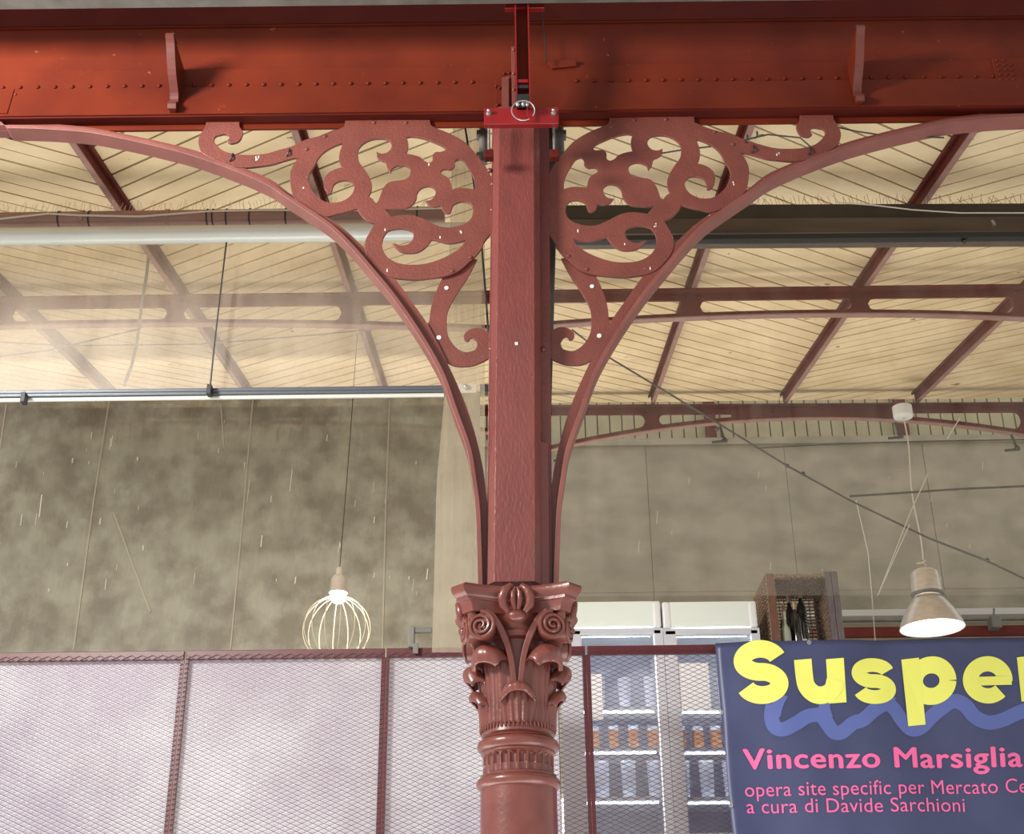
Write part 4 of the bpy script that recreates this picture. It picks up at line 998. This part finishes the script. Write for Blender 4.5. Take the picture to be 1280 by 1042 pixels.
let('letter_p', [([(1138, 822.5), (1146.5, 906)], 22), (arc(1164, 850.5, 20.5, 19.5, 0, 360, 36), 21)])
let('letter_e', [(arc(1234, 850, 21.5, 20, 4, -318, 40), 19), ([(1214, 852), (1264, 850.5)], 11)])
let('letter_n', [([(1281, 821), (1287, 876)], 22), ([(1292, 850), (1298, 837), (1310, 832), (1322, 838), (1327, 852), (1330, 875)], 22)])
def textline(name, body, x0, y0, x1, y1, xh, m, bold, parent, off=.0065):
    """each word becomes a part of its own"""
    cu = bpy.data.curves.new(name, 'FONT'); cu.body = body; cu.size = 1; cu.space_character = 1.03+bold*1.6; cu.resolution_u = 4
    tmp = bpy.data.objects.new('tmp', cu); COL.objects.link(tmp); dg = bpy.context.evaluated_depsgraph_get(); dg.update()
    me = bpy.data.meshes.new_from_object(tmp.evaluated_get(dg)); bpy.data.objects.remove(tmp); bpy.data.curves.remove(cu)
    W_ = max(v.co.x for v in me.vertices); mn = min(v.co.x for v in me.vertices)
    V = [v.co.copy() for v in me.vertices]; Fs = [tuple(p.vertices) for p in me.polygons]; bpy.data.meshes.remove(me)
    iv = sorted((min(V[i].x for i in f), max(V[i].x for i in f), k) for k, f in enumerate(Fs))
    words = []; end = None
    for a, b_, k in iv:
        if end is None or a-end > .17: words.append([])
        words[-1].append(k); end = b_ if end is None else max(end, b_)
    sh = [(0, 0)] if bold < .01 else [(0, 0), (bold, 0), (-bold, 0), (0, bold*.7), (0, -bold*.7)]
    for wd in words:
        b = MB(); idx = sorted({i for k in wd for i in Fs[k]}); mp = {i: n for n, i in enumerate(idx)}
        for q, (sx, sy) in enumerate(sh):
            vs = []
            for i in idx:
                vx, vy = V[i].x+sx, V[i].y+sy; f_ = (vx-mn)/(W_-mn)
                vs.append(onb(x0+(x1-x0)*f_-vy*xh*.07, y0+(y1-y0)*f_-vy*xh, off+q*.0003))
            b.add(vs, [tuple(mp[i] for i in Fs[k]) for k in wd])
        b.build(name, m, parent, fix=False)
textline('name_lettering', 'Vincenzo Marsiglia', 931, 960.5, 1277, 958, 36, M['pinkprint'], .028, t)
textline('small_lettering', 'opera site specific per Mercato Ce', 932, 995, 1284, 990.5, 25.5, M['pinkprint'], .0, t)
textline('small_lettering', 'a cura di Davide Sarchioni', 934, 1016, 1207, 1014, 25.5, M['pinkprint'], .0, t)
for x, y in ((902, 889), (913.5, 1006), (1011, 803.5)):
    q = onb(x, y, .003); MB().lathe([(.006, 0), (.013, 0), (.013, .003), (.006, .003)], q, 14, Vector((0, -1, 0)), cap=False).build('eyelet', M['steel'], t)
    MB().tube([q, q+Vector((-.02, .06, .03))], .0025, 5).build('tie', M['scratch'], t)

# ------------------------------------------------------------ bell lamp
YL = 11.2
YL = 10.62; cp = at(1127, 506, YL)
t = thing('bell_lamp', 'brushed metal bell pendant lamp hanging above the banner, lit', 'pendant lamp', (cp.x, cp.y, at(1160, 790, YL).z))
cz0 = cp.z
zL = lambda y: at(1160, y, YL).z
lx = at(1159.5, 745, YL).x
MB().lathe([(.012, -.10), (.078, -.10), (.085, -.09), (.085, .0), (.0, .0)], (cp.x, cp.y, cz0-.02), 28).build('canopy', M['white'], t, smooth=True)
lp = [Vector((cp.x, cp.y, cz0-.12))]
for i in range(1, 30): f_ = i/30; lp.append(Vector((cp.x+(lx-cp.x)*f_+.012*math.sin(f_*9), cp.y, cz0-.12+(zL(706)-cz0+.12)*f_)))
MB().tube(lp, .006, 6).build('cord', M['cream_wire'], t, smooth=True)
pts = []
for i in range(60):
    f_ = i/59; pts.append(Vector((lx-.01+.035*math.cos(f_*14), YL+.035*math.sin(f_*14), zL(700)+(zL(716)-zL(700))*f_)))
MB().tube(pts, .006, 5).build('coiled_cord', M['cream_wire'], t, smooth=True)
PX = pxm(YL, zL(760)); r_ = lambda px: px/PX
zt0 = zL(714)
MB().lathe([(r_(8), zt0+.02), (r_(15), zt0), (r_(17.5), zt0-.02), (r_(18.5), zL(741))], (lx, YL, 0), 40).build('housing', M['alu'], t, smooth=True)
MB().lathe([(r_(17), zL(741)), (r_(20.5), zL(741.5)), (r_(20.5), zL(744)), (r_(17), zL(745))], (lx, YL, 0), 40, cap=False).build('collar', M['greysteel'], t, smooth=True)
zr_ = zL(785)
out = [(r_(15), zL(744)), (r_(19), zL(748)), (r_(26), zL(757)), (r_(33), zL(768)), (r_(38), zL(779)), (r_(40), zr_)]
MB().lathe(out+[(r_(38.8), zr_), (r_(36), zL(779)), (r_(31), zL(768)), (r_(24), zL(757)), (r_(14), zL(748))], (lx, YL, 0), 48, cap=False).build('bell_shade', M['alu'], t, smooth=True)
MB().lathe([(.0, zr_+.015), (r_(37.5), zr_+.010), (r_(37.5), zr_+.016), (.0, zr_+.024)], (lx, YL, 0), 40, cap=False).build('lit_lens', M['lens'], t)
# ------------------------------------------------------------ wire globe lamp
YV = 9.1
t = thing('wire_globe_lamp', 'pendant lamp with bare lit bulb in a pale wire globe, left of the column', 'pendant lamp', at(421, 800, YV))
ax_ = at(423, 740, YV)
zv = lambda y: at(423, y, YV).z
top_ = at(445, 410, YV); cpt = [Vector((ax_.x+(top_.x-ax_.x)*f_, YV, zv(712)+(top_.z-zv(712))*f_)) for f_ in (0, .3, .6, 1)]
Xv = ax_.x
tz = zc(YV)-.02
MB().tube([(Xv, YV, zv(714)), (Xv+.03, YV, (zv(714)+tz)/2), (Xv+.05, YV, tz)], .0035, 6).build('cord', M['cable'], t, smooth=True)
q_ = pxm(YV, zv(745)); rr = lambda p: p/q_
MB().lathe([(rr(3), zv(709)), (rr(4.5), zv(711)), (rr(4.5), zv(717)), (rr(8), zv(721)), (rr(10), zv(724)), (rr(10.5), zv(737)), (rr(12), zv(739)), (rr(12), zv(741))], (Xv, YV, 0), 28).build('socket', M['socket'], t, smooth=True)
MB().ball((Xv, YV, zv(746)), rr(10), 1, 1, .85, n=20).build('bulb', M['bulb'], t, smooth=True)
zc_ = zv(786); Rg = rr(44)
for i in range(14):
    a = 2*math.pi*i/14; pts = []
    for j in range(17):
        th = R(14)+j/16*R(132); h_ = .95*Rg*math.cos(th)
        pts.append((Xv+Rg*math.sin(th)*math.cos(a)*(.95), YV+Rg*math.sin(th)*math.sin(a)*.95, zc_+h_))
    MB().tube(pts, .0034, 5).build('wire_rib', M['wirewhite'], t, smooth=True)
for th in (14, 146):
    pts = [(Xv+.95*Rg*math.sin(R(th))*math.cos(a), YV+.95*Rg*math.sin(R(th))*math.sin(a), zc_+.95*Rg*math.cos(R(th))) for a in [2*math.pi*i/28 for i in range(29)]]
    MB().tube(pts, .005, 5).build('wire_ring', M['wirewhite'], t, smooth=True)
pl = bpy.data.lights.new('bulb_light', 'POINT'); pl.energy = 7; pl.shadow_soft_size = .06; pl.color = (1, .88, .72); o = bpy.data.objects.new('bulb_light', pl); COL.objects.link(o); o.parent = t; o.location = Vector((Xv, YV, zv(760)))-Vector(t.location)

# ------------------------------------------------------------ loose cables and ties
def cable(pts, Y, r, m, lab, name='cable', knots=()):
    Ys = Y if isinstance(Y, (list, tuple)) else [Y]*len(pts)
    P = [at(x, y, q) for (x, y), q in zip(pts, Ys)]
    b = MB().tube(P, r, 6)
    for x, y in knots: b.ball(at(x, y, Ys[0]), r*2.4, n=8)
    return tag(b.build(name, m, smooth=True), lab, 'cable')
cable([(715, 412), (760, 446), (870, 512), (984, 582), (1062, 625), (1160, 672), (1234, 701), (1420, 790)], 6.4, .005, M['cable'], 'black cable running diagonally down to the right across the back wall', knots=((896, 536), (984, 582), (1004, 592), (1234, 700)))
cable([(1062, 620), (1110, 617), (1200, 611), (1290, 607), (1500, 600)], 6.9, .006, M['cable'], 'black cable running nearly level at the right edge')
cable([(283, 303), (275, 370), (268, 430), (262, 490)], YC-.09, .005, M['cable'], 'straight dark cord hanging between roller tube and grey rail')
cable([(186, 318), (183, 345), (177, 380), (175, 400), (171, 430), (164, 458), (155, 482)], 7.4, .011, M['greysteel'], 'wavy grey cable hanging from a rafter behind the left curtain')
cable([(-40, 450), (60, 438), (170, 412), (190, 404)], 8.3, .006, M['greysteel'], 'faint grey cable strung below the left part of the nearer cross beam')
cable([(-40, 425), (80, 432), (250, 430), (400, 418), (480, 410)], 8.2, .005, M['greysteel'], 'long faint grey cable sagging below the left ceiling')
cable([(800, 196), (848, 188), (905, 181), (960, 168), (1000, 172), (1014, 184)], 5.0, .004, M['cable'], 'thin black cable looping through the right scroll bracket')
cable([(1042, 158), (1070, 164), (1110, 170), (1180, 172)], 5.03, .004, M['cable'], 'thin black cable leaving the right bracket scroll')
cable([(580, 150), (588, 200), (600, 280), (608, 380), (612, 440)], 5.25, .005, M['black'], 'black cable hanging close along the left side of the column')
cable([(1070, 625), (1085, 690), (1090, 745), (1094, 800)], 9.5, .0035, M['cream_wire'], 'thin pale string hanging left of the bell lamp')
cable([(945, 560), (1000, 557), (1090, 553), (1170, 551), (1290, 549)], 11.4, .006, M['cable'], 'thin wire strung along the top of the concrete wall')
for x, y, lb in ((900, 533, 'left of the lamp canopy'), (1119, 528, 'beside the lamp canopy'), (1264, 543, 'at the right edge'), (703, 556, 'just right of the column')):
    p = at(x, y, 10.70); b = MB()
    b.tube([p, p+Vector((.02, 0, -.10)), p+Vector((.05, 0, -.14))], .012, 6); b.tube([p+Vector((.05, 0, -.14)), p+Vector((-.08, 0, -.15))], .012, 6); b.ball(p+Vector((.03, 0, -.13)), .025, n=8)
    tag(b.build('beam_hook', M['cable'], smooth=True), f'small dark hook hanging from the farther cross beam, {lb}', 'hook', 'hooks on the farther cross beam')
